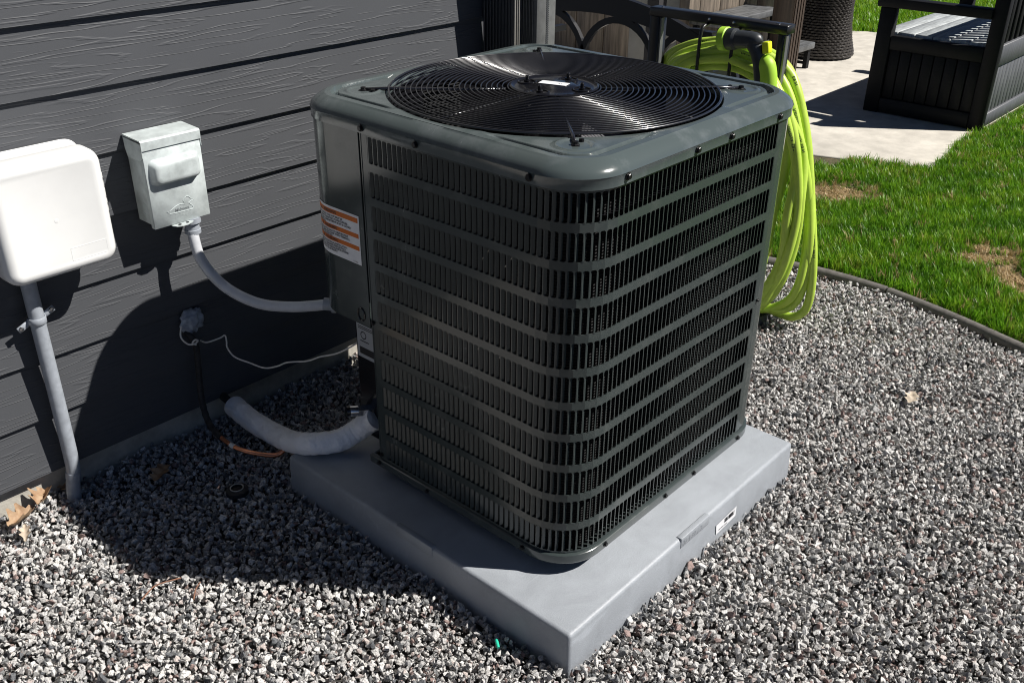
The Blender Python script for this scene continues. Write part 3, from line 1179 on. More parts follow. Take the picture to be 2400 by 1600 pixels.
guard = MB()
for i in range(16):
    a = math.radians(45 + 22.5 * i)
    if i % 4 == 0 or i % 2 == 1:
        continue
    r1 = 0.368
    guard.tube([(CX + r * math.cos(a), CY + r * math.sin(a), gz(r) - 0.0012) for r in (0.098, 0.19, 0.28, r1)], 0.0013 if i % 2 else 0.0017, 8)
fg = part('fan_guard', guard, M['wireblack'], unit, smooth=True, angle=100)
NRING = 23
for i in range(NRING):
    r = 0.104 + (0.3675 - 0.104) * i / (NRING - 1)
    w = MB()
    w.tube([(CX + r * math.cos(2 * math.pi * k / 96), CY + r * math.sin(2 * math.pi * k / 96), gz(r)) for k in range(96)], 0.0015 if i < NRING - 1 else 0.0027, 8, closed=True)
    part('guard_ring', w, M['wireblack'], fg, smooth=True, angle=100)
for i in range(4):
    a = math.radians(45 + 90 * i)
    ca, sa = math.cos(a), math.sin(a)
    w = MB()
    w.tube([(CX + r * ca, CY + r * sa, z) for r, z in ((0.095, gz(0.095) - 0.006), (0.2, gz(0.2) - 0.006), (0.368, 1.0365), (0.420, 1.0345))], 0.0042, 8)
    arm = part('guard_arm', w, M['wireblack'], fg, smooth=True, angle=100)
    w = MB()
    w.lathe([(0.0085, 0), (0.0085, 0.004), (0.006, 0.006), (0.006, 0.010), (0, 0.0115)], (CX + 0.424 * ca, CY + 0.424 * sa, 1.030), 10)
    w.lathe([(0.005, 0), (0.005, 0.008), (0, 0.0095)], (CX + 0.402 * ca - 0.014 * sa, CY + 0.402 * sa + 0.014 * ca, 1.030), 8)
    w.obox((CX + 0.412 * ca, CY + 0.412 * sa, 1.0315), (ca * 0.022, sa * 0.022, 0), (-sa * 0.007, ca * 0.007, 0), (0, 0, 0.0015))
    part('clip', w, M['screw'], arm)
hubm = MB()
hubm.lathe([(0.075, 1.030), (0.094, 1.0345), (0.0985, 1.039), (0.100, 1.0425), (0.0965, 1.0445), (0.092, 1.0425), (0.088, 1.0408), (0.052, 1.0408), (0.047, 1.0440), (0.0, 1.0445)], (CX, CY, 0), 56)
hub = part('motor_plate', hubm, M['black'], fg, smooth=True, angle=40)
for i in range(4):
    a = math.radians(12 + 90 * i)
    bx, by = CX + 0.069 * math.cos(a), CY + 0.069 * math.sin(a)
    w = MB()
    w.tube([(bx + 0.020 * math.cos(t), by + 0.020 * math.sin(t), 1.0418) for t in [2 * math.pi * k / 24 for k in range(24)]], 0.0024, 6, closed=True)
    w.lathe([(0.0075, 1.041), (0.0075, 1.0455), (0.0045, 1.0455), (0.0045, 1.055), (0.002, 1.0575), (0, 1.0578)], (bx, by, 0), 10)
    part('bolt', w, M['black'], fg, smooth=True, angle=40)
w = MB()
u = Vector((1, -0.42, 0)).normalized()
v = Vector((0.42, 1, 0)).normalized()
u, v = Vector((0.30, -0.954, 0)), Vector((0.954, 0.30, 0))
w.obox((CX + 0.004, CY + 0.004, 1.0457), u * 0.033, v * 0.0135, (0, 0, 0.0004))
hl = part('hub_label', w, M['white'], fg)
w = MB()
emboss(w, 'RS', 0.010, Vector((CX + 0.004, CY + 0.004, 1.0457)) + u * 0.010 - v * 0.004, u, v, 0.0008)
part('label_print', w, M['greylabel'], hl)

# ---- fan and motor
w = MB()
w.lathe([(0.055, 0.86), (0.066, 0.87), (0.066, 1.000), (0.05, 1.03), (0.0, 1.03)], (CX, CY, 0), 32)
part('fan_motor', w, M['black'], unit, smooth=True)
w = MB()
w.lathe([(0.02, 0.80), (0.080, 0.805), (0.080, 0.885), (0.0, 0.89)], (CX, CY, 0), 24)
part('fan_hub', w, M['alu'], unit, smooth=True)
for i in range(3):
    a0 = math.radians(132 + 120 * i)
    w = MB()
    NU, NV = 12, 8
    top, bot = [], []
    for iu in range(NU + 1):
        r = 0.07 + 0.277 * iu / NU
        half = math.radians(38 - 6 * iu / NU)
        for iv in range(NV + 1):
            q = -1 + 2 * iv / NV
            a = a0 + half * q + 0.12 * (iu / NU)
            z = 0.868 + 0.040 * q * (0.55 + 0.5 * iu / NU) - 0.008 * q * q
            top.append((CX + r * math.cos(a), CY + r * math.sin(a), z))
            bot.append((CX + r * math.cos(a), CY + r * math.sin(a), z - 0.0018))
    nn = len(top)
    fs = []
    for iu in range(NU):
        for iv in range(NV):
            b = iu * (NV + 1) + iv
            fs.append((b, b + 1, b + NV + 2, b + NV + 1))
            fs.append((nn + b, nn + b + NV + 1, nn + b + NV + 2, nn + b + 1))
    w.add(top + bot, fs)
    part('fan_blade', w, M['alu'], unit, smooth=True, angle=60)

# ---- access panel (electrical compartment) with the warning label
ap = MB()
wallstrip(ap, -0.30, 0.1135, 0.520, 0.9845, 0.0025, 0.002)
apo = part('access_panel', ap, M['paint'], unit, smooth=True, angle=30)
ap = MB()
pts = [(*peri(s, 0.0)[0], 0.5205) for s in srange(-0.30, 0.113)] + [(0.10, 0.605, 0.5205), (0.22, 0.70, 0.5205), (0.22, 0.80, 0.5205)]
ap.prism([Vector(q) for q in pts], (0, 0, 0.002))
part('panel_floor', ap, M['paint'], apo)
# pull cut-out at the panel's foot
ap = MB()
for rr_ in (0.015,):
    ap.tube([(-0.0035, 0.630 + 0.012 * math.cos(t), 0.548 + 0.016 * math.sin(t)) for t in [2 * math.pi * k / 20 for k in range(20)]], 0.0022, 6, closed=True)
part('pull_recess', ap, M['black'], apo, smooth=True)
# vertical return of the recess beside the grille, and inner service panel
ap = MB()
ap.box((0.058, 0.585, 0.150), (0.061, 0.7335, 0.5195))
ap.box((0.061, 0.7305, 0.150), (0.23, 0.7335, 0.5195))
part('service_panel', ap, M['black'], unit, smooth=True, angle=30)
ap = MB()
(x0_, y0_), _ = peri(0.1185, 0.0)
ap.box((0.0016, y0_ - 0.0015, 0.150), (0.0575, y0_ + 0.0005, 0.9840))
part('panel_return', ap, M['paint'], unit)


def on_panel(s0, z0, off):
    """label plane: u runs to the right (towards the grille), v up"""
    def f(u_, v_, h=0.0):
        (x, y), _ = peri(s0 + u_, off + h)
        return (x, y, z0 + v_)
    return f


LBL = on_panel(-0.105, 0.674, 0.0028)
LW, LH = 0.2035, 0.118


def patch(mb, fmap, u0, u1, v0, v1, h, n=24, mi=0):
    a, b = [], []
    for i in range(n + 1):
        uu = u0 + (u1 - u0) * i / n
        a.append(fmap(uu, v0, h))
        b.append(fmap(uu, v1, h))
    mb.add(a + b, [(i, i + 1, n + 2 + i, n + 1 + i) for i in range(n)], mi)


lab = MB()
patch(lab, LBL, 0, LW, 0, LH, 0.0004)
lo = part('warning_label', lab, M['white'], apo, smooth=True)
lab = MB()
for v0 in (0.1005, 0.064, 0.0345):
    patch(lab, LBL, 0.004, LW - 0.004, v0, v0 + 0.0115 if v0 > 0.1 else v0 + 0.0105, 0.0008)
part('orange_band', lab, M['orange'], lo, smooth=True)
lab = MB()


def label_text(s, size, u, v, align='LEFT', bold=0.0):
    vv, ff = text_geo(s, size, align, bold)
    lab.add([LBL(u + a, v + b, 0.0011) for a, b, c in vv], ff)


for v0 in (0.1030, 0.0660, 0.0365):
    label_text('WARNING', 0.0098, LW * 0.5, v0, 'CENTER', 0.0002)
    c_ = LW * 0.5 - 0.036
    lab.add([LBL(c_ - 0.004, v0 - 0.0005, 0.0011), LBL(c_ + 0.004, v0 - 0.0005, 0.0011), LBL(c_, v0 + 0.0075, 0.0011)], [(0, 1, 2)])
lines = [(0.0935, 'TO AVOID ELECTRIC SHOCK THIS UNIT MUST BE'), (0.0870, 'DISCONNECT ALL REMOTE ELECTRIC POWER SUPPLIES'), (0.0805, 'BEFORE SERVICING. THE COMPARTMENT MUST BE CLOSED'), (0.0750, 'EXCEPT WHEN SERVICING.'),
         (0.0570, 'THIS PRODUCT USES ELECTRONICS TO HELP PROTECT'), (0.0510, 'THE UNIT. DO NOT REMOVE POWER WHEN TERMINALS,'), (0.0455, 'OR WIRING ARE NOT PROTECTED.'),
         (0.0275, 'HAZARDOUS VOLTAGE. ELECTRICAL INSTALLATION'), (0.0215, 'MUST BE SERVICED BY A QUALIFIED PERSON ONLY'), (0.0155, 'PER LOCAL CODES AND THE WIRING INSTRUCTIONS'), (0.0095, 'FAILURE TO DO SO CAN CAUSE INJURY.')]
for v0, s_ in lines:
    label_text(s_, 0.0062, 0.008, v0, 'LEFT', 0.00018)
label_text('7110901', 0.005, LW - 0.028, 0.003)
part('label_print', lab, M['ink'], lo)
# rating label on the recessed service panel
def RL(u_, v_, h=0.0):
    return (0.0578 - h, 0.7295 - u_, 0.378 + v_)



lab = MB()
patch(lab, RL, 0, 0.085, 0, 0.112, 0.0004)
ro_ = part('rating_label', lab, M['greylabel'], unit)
lab = MB()
for v0 in (0.104, 0.099, 0.094, 0.086, 0.081):
    patch(lab, RL, 0.006, 0.068, v0, v0 + 0.0024, 0.0008)
for k in range(20):
    pass
ring = [RL(0.025 + 0.011 * math.cos(t), 0.064 + 0.011 * math.sin(t), 0.0008) for t in [2 * math.pi * k / 20 for k in range(20)]]
ring2 = [RL(0.025 + 0.008 * math.cos(t), 0.064 + 0.008 * math.sin(t), 0.0008) for t in [2 * math.pi * k / 20 for k in range(20)]]
lab.add(ring + ring2, [(i, (i + 1) % 20, 20 + (i + 1) % 20, 20 + i) for i in range(20)])
patch(lab, RL, 0.012, 0.045, 0.046, 0.049, 0.0008)
patch(lab, RL, 0.008, 0.085, 0.010, 0.030, 0.0008)
part('label_print', lab, M['ink'], ro_)
# service valve
vx = (0.030, 0.712, 0.232)
w = MB()
w.cyl((0.075, 0.690, 0.225), (0.030, 0.715, 0.232), 0.016, 6)
w.cyl((0.030, 0.715, 0.232), (0.012, 0.725, 0.235), 0.0135, 16)
w.cyl((0.06, 0.698, 0.225), (0.06, 0.698, 0.19), 0.010, 12)
part('service_valve', w, M['steel'], unit, smooth=True, angle=30)
w = MB()
w.cyl((0.012, 0.725, 0.235), (0.004, 0.729, 0.236), 0.0145, 16)
part('valve_cap', w, M['black'], unit, smooth=True, angle=30)

# ================================================================== WALL EQUIPMENT
# ---- big white utility enclosure
ue = thing('utility_enclosure', 'large white plastic utility box on the siding at the left', 'utility box', (-0.47, WY, 0.66))


def rrect(x0, x1, z0, z1, r, y, n=7):
    out = []
    for cx, cz, a0 in ((x1 - r, z0 + r, -90), (x1 - r, z1 - r, 0), (x0 + r, z1 - r, 90), (x0 + r, z0 + r, 180)):
        for i in range(n + 1):
            a = math.radians(a0 + 90 * i / n)
            out.append((cx + r * math.cos(a), y, cz + r * math.sin(a)))
    return out


UX0, UX1, UZ0, UZ1 = -0.572, -0.322, 0.648, 0.912
w = MB()
w.rings([rrect(UX0 + 0.004 - o, UX1 - 0.004 + o, UZ0 + 0.002 - o, UZ1 - 0.004 + o, 0.034, y) for o, y in ((0.006, WY - 0.001), (0.008, WY - 0.012), (0.003, WY - 0.016), (0.001, WY - 0.066))])
part('back_housing', w, M['whiteplastic'], ue, smooth=True, angle=45)
w = MB()
w.rings([rrect(UX0 - o, UX1 + o, UZ0 - o, UZ1 + o, max(0.01, 0.032 + o), y) for o, y in ((0.002, WY - 0.064), (0.004, WY - 0.070), (0.003, WY - 0.102), (0.000, WY - 0.112), (-0.006, WY - 0.119), (-0.013, WY - 0.1225), (-0.020, WY - 0.1235), (-0.024, WY - 0.1225))])
lid = part('lid', w, M['whiteplastic'], ue, smooth=True, angle=45)
w = MB()
fx0, fx1, fz0, fz1 = -0.430, -0.346, 0.674, 0.704
for a, b in (((fx0, fz1), (fx1, fz1)), ((fx1, fz1), (fx1, fz0)), ((fx0, fz0), (fx1, fz0)), ((fx0, fz0), (fx0, fz1))):
    w.tube([(a[0], WY - 0.1219, a[1]), (b[0], WY - 0.1219, b[1])], 0.0011, 5)
part('moulded_frame', w, M['whiteplastic'], lid)
w = MB()
w.lathe([(0.005, 0), (0.0045, 0.0003), (0, 0.0004)], (-0.447, WY - 0.1226, 0.775), 14, axis=(0, -1, 0))
part('gate_mark', w, M['whiteplastic'], lid)
w = MB()
for z, h in ((0.830, 0.020), (0.800, 0.014), (0.770, 0.018)):
    w.box((UX1 + 0.001, WY - 0.092, z - h), (UX1 + 0.0115, WY - 0.068, z + h))
part('hasp', w, M['whiteplastic'], ue, bevel=0.004)
w = MB()
for z in (0.832, 0.772):
    w.cyl((UX1 + 0.0075, WY - 0.0925, z), (UX1 + 0.0075, WY - 0.0905, z), 0.0035, 10)
part('hasp_hole', w, M['ink'], ue)

# ---- PVC conduit below it
pc = thing('pvc_conduit', 'grey PVC conduit running from the white box down into the gravel', 'conduit', (-0.505, 1.2, 0))
w = MB()
path = catmull([(-0.505, 1.205, 0.70), (-0.505, 1.205, 0.50), (-0.505, 1.205, 0.30), (-0.506, 1.205, 0.13), (-0.508, 1.208, 0.085), (-0.517, 1.214, 0.03), (-0.520, 1.216, -0.06)], 5)
w.tube(path, 0.0175, 20)
part('pipe', w, M['pvc'], pc, smooth=True, angle=60)
w = MB()
w.tube([(-0.508, 1.208, 0.088), (-0.511, 1.210, 0.070)], 0.0186, 20)
part('coupling_ring', w, M['pvc'], pc, smooth=True, angle=30)
w = MB()
rings = []
for k in range(13):
    a = math.pi + math.pi * k / 12
    rings.append([(-0.505 + r * math.cos(a), 1.205 + r * math.sin(a), z) for r, z in ((0.0178, 0.5125), (0.0205, 0.5125), (0.0205, 0.5295), (0.0178, 0.5295))])
w.rings(rings)
for sx in (-1, 1):
    w.obox((-0.505 + sx * 0.031, 1.2105, 0.521 + sx * 0.009), (0.0140, 0, 0.006), (0, 0.0018, 0), (-0.003, 0, 0.0070))
    w.obox((-0.505 + sx * 0.0192, 1.2072, 0.521), (0.0015, 0, 0), (0, 0.0045, 0), (0, 0, 0.0085))
stp = part('pipe_strap', w, M['pvc'], pc, bevel=0.001, seg=1)
for sx in (-1, 1):
    w = MB()
    w.lathe([(0.0062, 0), (0.0062, 0.001), (0.0045, 0.0035), (0, 0.0038)], (-0.505 + sx * 0.038, 1.2087, 0.521 + sx * 0.012), 12, axis=(0, -1, 0))
    part('strap_screw', w, M['steel'], stp, smooth=True, angle=40)

# ---- disconnect box
db = thing('disconnect_box', 'small pale grey metal disconnect box with raised handle and duck emblem', 'electrical box', (-0.125, WY, 0.67))
DX0, DX1, DZ0, DZ1, DY = -0.2025, -0.0485, 0.672, 0.892, WY - 0.080
w = MB()
w.box((DX0 + 0.003, DY + 0.004, DZ0 + 0.006), (DX1 - 0.003, WY - 0.0005, DZ1 - 0.004))
part('body', w, M['galv'], db, bevel=0.002, seg=1)
w = MB()
# hood: sloping top with a front apron and side ears
sec = [(WY - 0.001, DZ1 - 0.002), (WY - 0.001, DZ1 + 0.004), (DY + 0.001, DZ1 + 0.001), (DY - 0.003, DZ1 - 0.003), (DY - 0.003, DZ1 - 0.0235), (DY - 0.0012, DZ1 - 0.0235), (DY - 0.0005, DZ1 - 0.006)]
w.rings([[(x, y, z) for y, z in sec] for x in (DX0 - 0.002, DX1 + 0.002)])
for x in (DX0 - 0.002, DX1 + 0.0005):
    w.prism([Vector((x, y, z)) for y, z in ((WY - 0.002, DZ1), (DY - 0.002, DZ1 - 0.002), (DY - 0.002, DZ1 - 0.040), (DY + 0.010, DZ1 - 0.050), (WY - 0.012, DZ1 - 0.050), (WY - 0.004, DZ1 - 0.030))], (0.0015, 0, 0))
part('hood', w, M['galv'], db)
w = MB()
w.box((DX0, DY, DZ0), (DX1, DY + 0.0035, DZ1 - 0.024))
w.box((DX0, DY + 0.001, DZ0), (DX0 + 0.002, DY + 0.016, DZ1 - 0.03))
w.box((DX1 - 0.002, DY + 0.001, DZ0), (DX1, DY + 0.016, DZ1 - 0.03))
door = part('door', w, M['galv'], db, bevel=0.0008, seg=1)
w = MB()
hx0, hx1, hz0, hz1 = -0.192, -0.061, 0.779, 0.842


def hr(o, y, dz=0.0):
    return rrect(hx0 + o, hx1 - o, hz0 + o + dz, hz1 - o, max(0.004, 0.014 - o * 0.2), y)


w.rings([hr(-0.002, DY + 0.001), hr(0.000, DY - 0.002), hr(0.003, DY - 0.009, 0.0), hr(0.006, DY - 0.016, -0.001), hr(0.010, DY - 0.0195), hr(0.016, DY - 0.0205)])
part('raised_handle', w, M['galv'], door, smooth=True, angle=60)
duck = [(-0.165, 0.7071), (-0.1579, 0.7016), (-0.1478, 0.7002), (-0.1404, 0.6997), (-0.0969, 0.6985), (-0.0933, 0.7019), (-0.0953, 0.7081), (-0.1019, 0.7141), (-0.1053, 0.7164), (-0.0884, 0.7226), (-0.0954, 0.7259), (-0.1019, 0.7325), (-0.1077, 0.734), (-0.1141, 0.7314), (-0.1181, 0.7254), (-0.1137, 0.7158), (-0.1282, 0.7189), (-0.1406, 0.7159), (-0.1535, 0.7096)]
w = MB()
w.tube([(x, DY - 0.0002, z) for x, z in duck], 0.0009, 6, closed=True)
part('duck_emblem', w, M['galv'], door, smooth=True)
w = MB()
v_, f_ = text_geo('Midwest', 0.0115, 'LEFT', 0.0001)
w.add([(-0.1435 + a, DY - 0.0006, 0.7025 + b) for a, b, c in v_], f_)
part('embossed_name', w, mat('emboss_shadow', (0.20, 0.22, 0.23), 0.5), door)
w = MB()
pl = [(-0.157, 0), (-0.099, 0), (-0.099, 0.006), (-0.106, 0.014), (-0.122, 0.019), (-0.138, 0.019), (-0.151, 0.014), (-0.157, 0.006)]
w.prism([Vector((x, DY + 0.0035 - q * 1.0, DZ0 - 0.001 - q * 0.1)) for x, q in pl], (0, 0, -0.0018))
hp = part('lock_tab', w, M['galv'], db)
w = MB()
for cx, cy in ((-0.139, DY - 0.006), (-0.118, DY - 0.006)):
    w.lathe([(0.0042, 0), (0.0042, 0.0004)], (cx, cy, DZ0 - 0.0014), 12)
part('lock_hole', w, M['ink'], hp)
# hanging eyelet plate behind the tab
w = MB()
rr1 = [(-0.128 + 0.012 * math.cos(t), WY - 0.028, DZ0 - 0.010 + 0.013 * math.sin(t)) for t in [2 * math.pi * k / 20 for k in range(20)]]
rr2 = [(-0.128 + 0.004 * math.cos(t), WY - 0.028, DZ0 - 0.012 + 0.0055 * math.sin(t)) for t in [2 * math.pi * k / 20 for k in range(20)]]
w.rings([rr1, [(x, y + 0.002, z) for x, y, z in rr1], [(x, y + 0.002, z) for x, y, z in rr2], rr2, rr1], cap0=False, cap1=False)
part('eyelet', w, M['galv'], db)
for kz in (0.715,):
    w = MB()
    w.tube([(DX0 + 0.0028, WY - 0.042 + 0.012 * math.cos(t), kz + 0.014 * math.sin(t)) for t in [2 * math.pi * k / 20 for k in range(20)]], 0.0006, 5, closed=True)
    part('knockout', w, M['galv'], db)

# ---- flexible conduit
fc = thing('flexible_conduit', 'pale grey flexible conduit looping from the disconnect box to the air conditioner', 'conduit', (-0.05, 1.1, 0.45))
path = [(-0.0935, 1.175, 0.6458), (-0.0986, 1.165, 0.6152), (-0.0974, 1.155, 0.5705), (-0.0847, 1.14, 0.5291), (-0.0658, 1.11, 0.4897), (-0.0447, 1.06, 0.4654), (-0.0159, 1.01, 0.4508), (0.0206, 0.95, 0.4516), (0.0513, 0.9, 0.4597), (0.0794, 0.865, 0.4663)]
cp = catmull(path, 24)
w = MB()
w.tube(cp, [0.0138 + 0.00035 * (i % 2) for i in range(len(cp))], 16)
part('hose_sleeve', w, M['flex'], fc, smooth=True, angle=80)
w = MB()
w.lathe([(0.0205, -0.016), (0.0205, -0.006), (0.018, -0.005), (0.018, 0.012), (0.024, 0.013), (0.024, 0.027)], (-0.0935, 1.174, 0.645), 16)
part('connector', w, M['pvc'], fc, smooth=True, angle=40)
w = MB()
ax_ = Vector((0.0794 - 0.0513, 0.865 - 0.9, -0.004)).normalized()
c0 = Vector((0.0794, 0.865, 0.4663))
w.lathe([(0.0165, -0.012), (0.0165, 0.010), (0.021, 0.011), (0.021, 0.020), (0.017, 0.021), (0.017, 0.055)], c0, 16, axis=ax_)
part('connector', w, M['pvc'], fc, smooth=True, angle=40)

# ---- insulated suction line
sl_ = thing('insulated_line', 'white tape-wrapped refrigerant line curving from the foundation to the unit', 'pipe', (-0.03, 0.99, 0.02))
path = [(-0.0474, 1.1822, 0.085), (-0.0544, 1.0857, 0.080), (-0.0592, 0.9584, 0.090), (-0.0688, 0.866, 0.115), (-0.055, 0.800, 0.134), (-0.0077, 0.7570, 0.140), (0.0357, 0.7355, 0.158), (0.052, 0.705, 0.190), (0.058, 0.675, 0.215)]
cp = catmull(path, 16)
w = MB()
r6 = random.Random(5)
w.tube(cp, [0.0298 + 0.0005 * math.sin(i * 0.9) + r6.uniform(-0.0004, 0.0004) for i in range(len(cp))], 28)
part('insulation', w, M['insul'], sl_, smooth=True, angle=80)
w = MB()
w.lathe([(0.020, 0.0), (0.020, 0.002)], (-0.0474, 1.1826, 0.0851), 20, axis=Vector((0.007, 0.0965, 0.005)).normalized())
part('open_end', w, M['blackpipe'], sl_)
w = MB()
w.tube(catmull([(-0.047, 1.178, 0.085), (-0.046, 1.22, 0.090), (-0.046, 1.262, 0.10)], 6), 0.012, 14)
part('pipe_end', w, M['blackpipe'], sl_, smooth=True)

# ---- copper liquid line
cl = thing('copper_line', 'thin copper refrigerant line with black sleeve dropping down the siding', 'pipe', (-0.14, 1.18, 0.1))
path = [(-0.1295, 1.232, 0.335), (-0.1235, 1.2, 0.3092), (-0.1321, 1.19, 0.2302), (-0.1424, 1.18, 0.1571), (-0.1523, 1.15, 0.1052), (-0.1628, 1.09, 0.0882), (-0.161, 1.01, 0.0796), (-0.1327, 0.945, 0.0737), (-0.098, 0.905, 0.0730), (-0.068, 0.888, 0.100)]
cp = catmull(path, 10)
w = MB()
w.tube(cp[52:], 0.0062, 12)
part('copper_pipe', w, M['copper'], cl, smooth=True)
w = MB()
w.tube(cp[:54], [0.0088 + 0.0006 * math.sin(i * 1.7) for i in range(54)], 12)
part('black_sleeve', w, M['blackpipe'], cl, smooth=True)
w = MB()
w.tube(cp[58:61], 0.0072, 12)
part('tape_band', w, M['wire'], cl, smooth=True)

# ---- sealing putty
w = MB()
bm = bmesh.new()
bmesh.ops.create_icosphere(bm, subdivisions=4, radius=1)
from mathutils import noise as mnoise
vv, ff = [], []
for v in bm.verts:
    k = 1 + 0.35 * mnoise.noise(v.co * 1.9 + Vector((3, 1, 2))) + 0.16 * mnoise.noise(v.co * 5)
    q = v.co * k
    zz = q.z * 0.036
    if q.z < -0.2:
        zz *= 1.0 + 0.45 * mnoise.noise(Vector((q.x * 4, 2, 1)))
    vv.append((-0.107 + q.x * 0.033, 1.232 - max(-0.2, -q.y) * 0.018, 0.362 + zz))
ff = [tuple(v.index for v in f.verts) for f in bm.faces]
bm.free()
w.add(vv, ff)
o = part('sealing_putty', w, M['putty'], None, smooth=True, angle=180)
tag(o, 'lump of grey-blue sealing putty stuck on the siding above the copper line', 'putty')

# ---- thermostat wire
w = MB()
path = [(-0.090, 1.232, 0.294), (-0.0867, 1.205, 0.2969), (-0.0522, 1.195, 0.3003), (-0.0385, 1.19, 0.3048), (-0.0418, 1.18, 0.291), (-0.0478, 1.17, 0.277), (-0.0471, 1.14, 0.2598), (-0.0279, 1.1, 0.2484), (-0.0148, 1.05, 0.2462), (0.0, 1.01, 0.2608), (0.0136, 0.98, 0.2786), (0.0417, 0.93, 0.2901), (0.0554, 0.89, 0.3126), (0.0741, 0.84, 0.3341), (0.0929, 0.79, 0.3703), (0.1047, 0.75, 0.4087)]
w.tube(catmull(path, 6), 0.0022, 8)
o = part('control_wire', w, M['wire'], None, smooth=True)
tag(o, 'thin white control wire sagging between siding and air conditioner', 'wire')
w = MB()
path = [(-0.1443, 1.222, 0.3628), (-0.1538, 1.215, 0.3352), (-0.143, 1.205, 0.3137), (-0.1306, 1.194, 0.3133), (-0.1215, 1.188, 0.3213), (-0.130, 1.186, 0.3280), (-0.137, 1.19, 0.3195), (-0.128, 1.188, 0.312)]
w.tube(catmull(path, 6), 0.0024, 8)
o = part('tie_wire', w, M['wire'], None, smooth=True)
tag(o, 'short white wire loop twisted round the pipe below the putty', 'wire')

# ================================================================== SMALL THINGS ON THE GRAVEL
w = MB()
w.lathe([(0.029, -0.01), (0.029, 0.002), (0.022, 0.006), (0.0155, 0.007), (0.0150, 0.001), (0, 0.001)], (-0.219, 0.927, 0.012), 28)
gr_ = part('pop_up_cap', w, M['blackpipe'], None, smooth=True, angle=40)
tag(gr_, 'round black cap with a pale ring lying in the shaded gravel', 'cap')
w = MB()
w.tube([(-0.219 + 0.0165 * math.cos(t), 0.927 + 0.0165 * math.sin(t), 0.0195) for t in [2 * math.pi * k / 28 for k in range(28)]], 0.0016, 6, closed=True)
part('ring', w, M['concrete'], gr_, smooth=True)


def leaf(name, loc, rz, sx, sy, curl, label, seed, group=None, m='leaf'):
    r = random.Random(seed)
    w = MB()
    NX, NY = 16, 10
    vs = []
    for i in range(NX + 1):
        t = i / NX
        hw = math.sin(math.pi * min(1, t * 0.96 + 0.02)) ** 0.7 * (1 + 0.35 * math.sin(t * 19 + seed))
        for j in range(NY + 1):
            q = -1 + 2 * j / NY
            x = (t - 0.5) * sx
            y = q * hw * sy * 0.5
            z = curl * (q * q * 0.6 * hw + 0.5 * (t - 0.5) ** 2) + 0.006 * mnoise.noise(Vector((x * 60, y * 60, seed)))
            vs.append((x, y, z))
    fs = [(i * (NY + 1) + j, i * (NY + 1) + j + 1, (i + 1) * (NY + 1) + j + 1, (i + 1) * (NY + 1) + j) for i in range(NX) for j in range(NY)]
    c, s = math.cos(rz), math.sin(rz)
    top = [(loc[0] + c * a - s * b, loc[1] + s * a + c * b, loc[2] + z) for a, b, z in vs]
    nn = len(top)
    w.add(top + [(a, b, z - 0.0006) for a, b, z in top], fs + [tuple(nn + k for k in reversed(f)) for f in fs])
    o = part(name, w, M[m], None, smooth=True, angle=80)
    tag(o, label, 'leaf', group)
    return o


leaf('dry_leaf', (-0.592, 1.225, 0.040), 0.9, 0.062, 0.046, 0.040, 'crumpled brown dry leaf leaning against the sunlit foundation', 3)
leaf('dry_leaf', (-0.655, 1.205, 0.022), 0.35, 0.080, 0.045, 0.045, 'curled tan dry leaf lying at the left edge of the gravel', 8)
leaf('dry_leaf', (-0.672, 1.150, 0.018), 1.2, 0.07, 0.022, 0.012, 'narrow pale yellow dry leaf nearest the camera beside the foundation', 14, m='paleleaf')
leaf('dry_leaf', (-0.525, 1.235, 0.030), 2.2, 0.05, 0.025, 0.012, 'small dry leaf in shade at the foot of the grey conduit', 21)
leaf('dry_leaf', (-0.322, 1.125, 0.024), 0.6, 0.075, 0.040, 0.018, 'brown dry leaf in deep shade near the foundation', 30)
leaf('dry_leaf', (1.445, -0.198, 0.016), 0.2, 0.075, 0.035, 0.006, 'flat beige dry leaf on the sunlit gravel right of the pad', 40, m='paleleaf')
for pts, lb in (([(-0.500, 0.735, 0.014), (-0.535, 0.745, 0.018), (-0.560, 0.752, 0.016), (-0.600, 0.735, 0.014)], 'thin reddish-brown twig on the gravel at the shadow edge'), ([(-0.478, 0.69, 0.014), (-0.500, 0.672, 0.018), (-0.520, 0.650, 0.014)], 'short curled brown twig on the sunlit gravel')):
    w = MB()
    w.tube(catmull(pts, 6), 0.0017, 6)
    tag(part('twig', w, M['twig'], None, smooth=True), lb, 'twig')
w = MB()
w.tube([(-0.166, 0.046, 0.018), (-0.158, 0.058, 0.021), (-0.154, 0.063, 0.020)], [0.0035, 0.004, 0.003], 8)
tag(part('plastic_bit', w, M['greenbit'], None, smooth=True), 'tiny turquoise bit of plastic on the gravel by the pad', 'litter')

# ================================================================== HOSE STAND, HOSE, NOZZLE
hs = thing('hose_stand', 'black steel hose stand with flat top rail behind the air conditioner', 'hose stand', (1.60, 0.70, 0))
w = MB()
w.box((1.588, 0.452, 0.9885), (1.640, 0.965, 1.0165))
part('top_rail', w, M['blackmetal'], hs, bevel=0.002, seg=1)
w = MB()
for y in (0.492, 0.925):
    w.lathe([(0.006, 0), (0.006, 0.003), (0, 0.004)], (1.605, y, 1.0165), 8)
for y in (0.73, 0.64):
    w.lathe([(0.006, 0), (0.004, 0.004), (0, 0.005)], (1.588, y, 1.004), 8, axis=(-1, 0, 0))
part('rivet', w, M['steel'], hs)
for y0, y1, zb in ((0.462, 0.482, 0.0), (0.925, 0.962, 0.0)):
    w = MB()
    w.box((1.5895, y0, zb), (1.6385, y1, 0.988))
    part('leg', w, M['blackmetal'], hs, bevel=0.0015, seg=1)
    w = MB()
    w.box((1.5955, y0 - 0.007, 0.02), (1.612, y0 - 0.0005, 0.984))
    part('leg_edge', w, M['standedge'], hs)
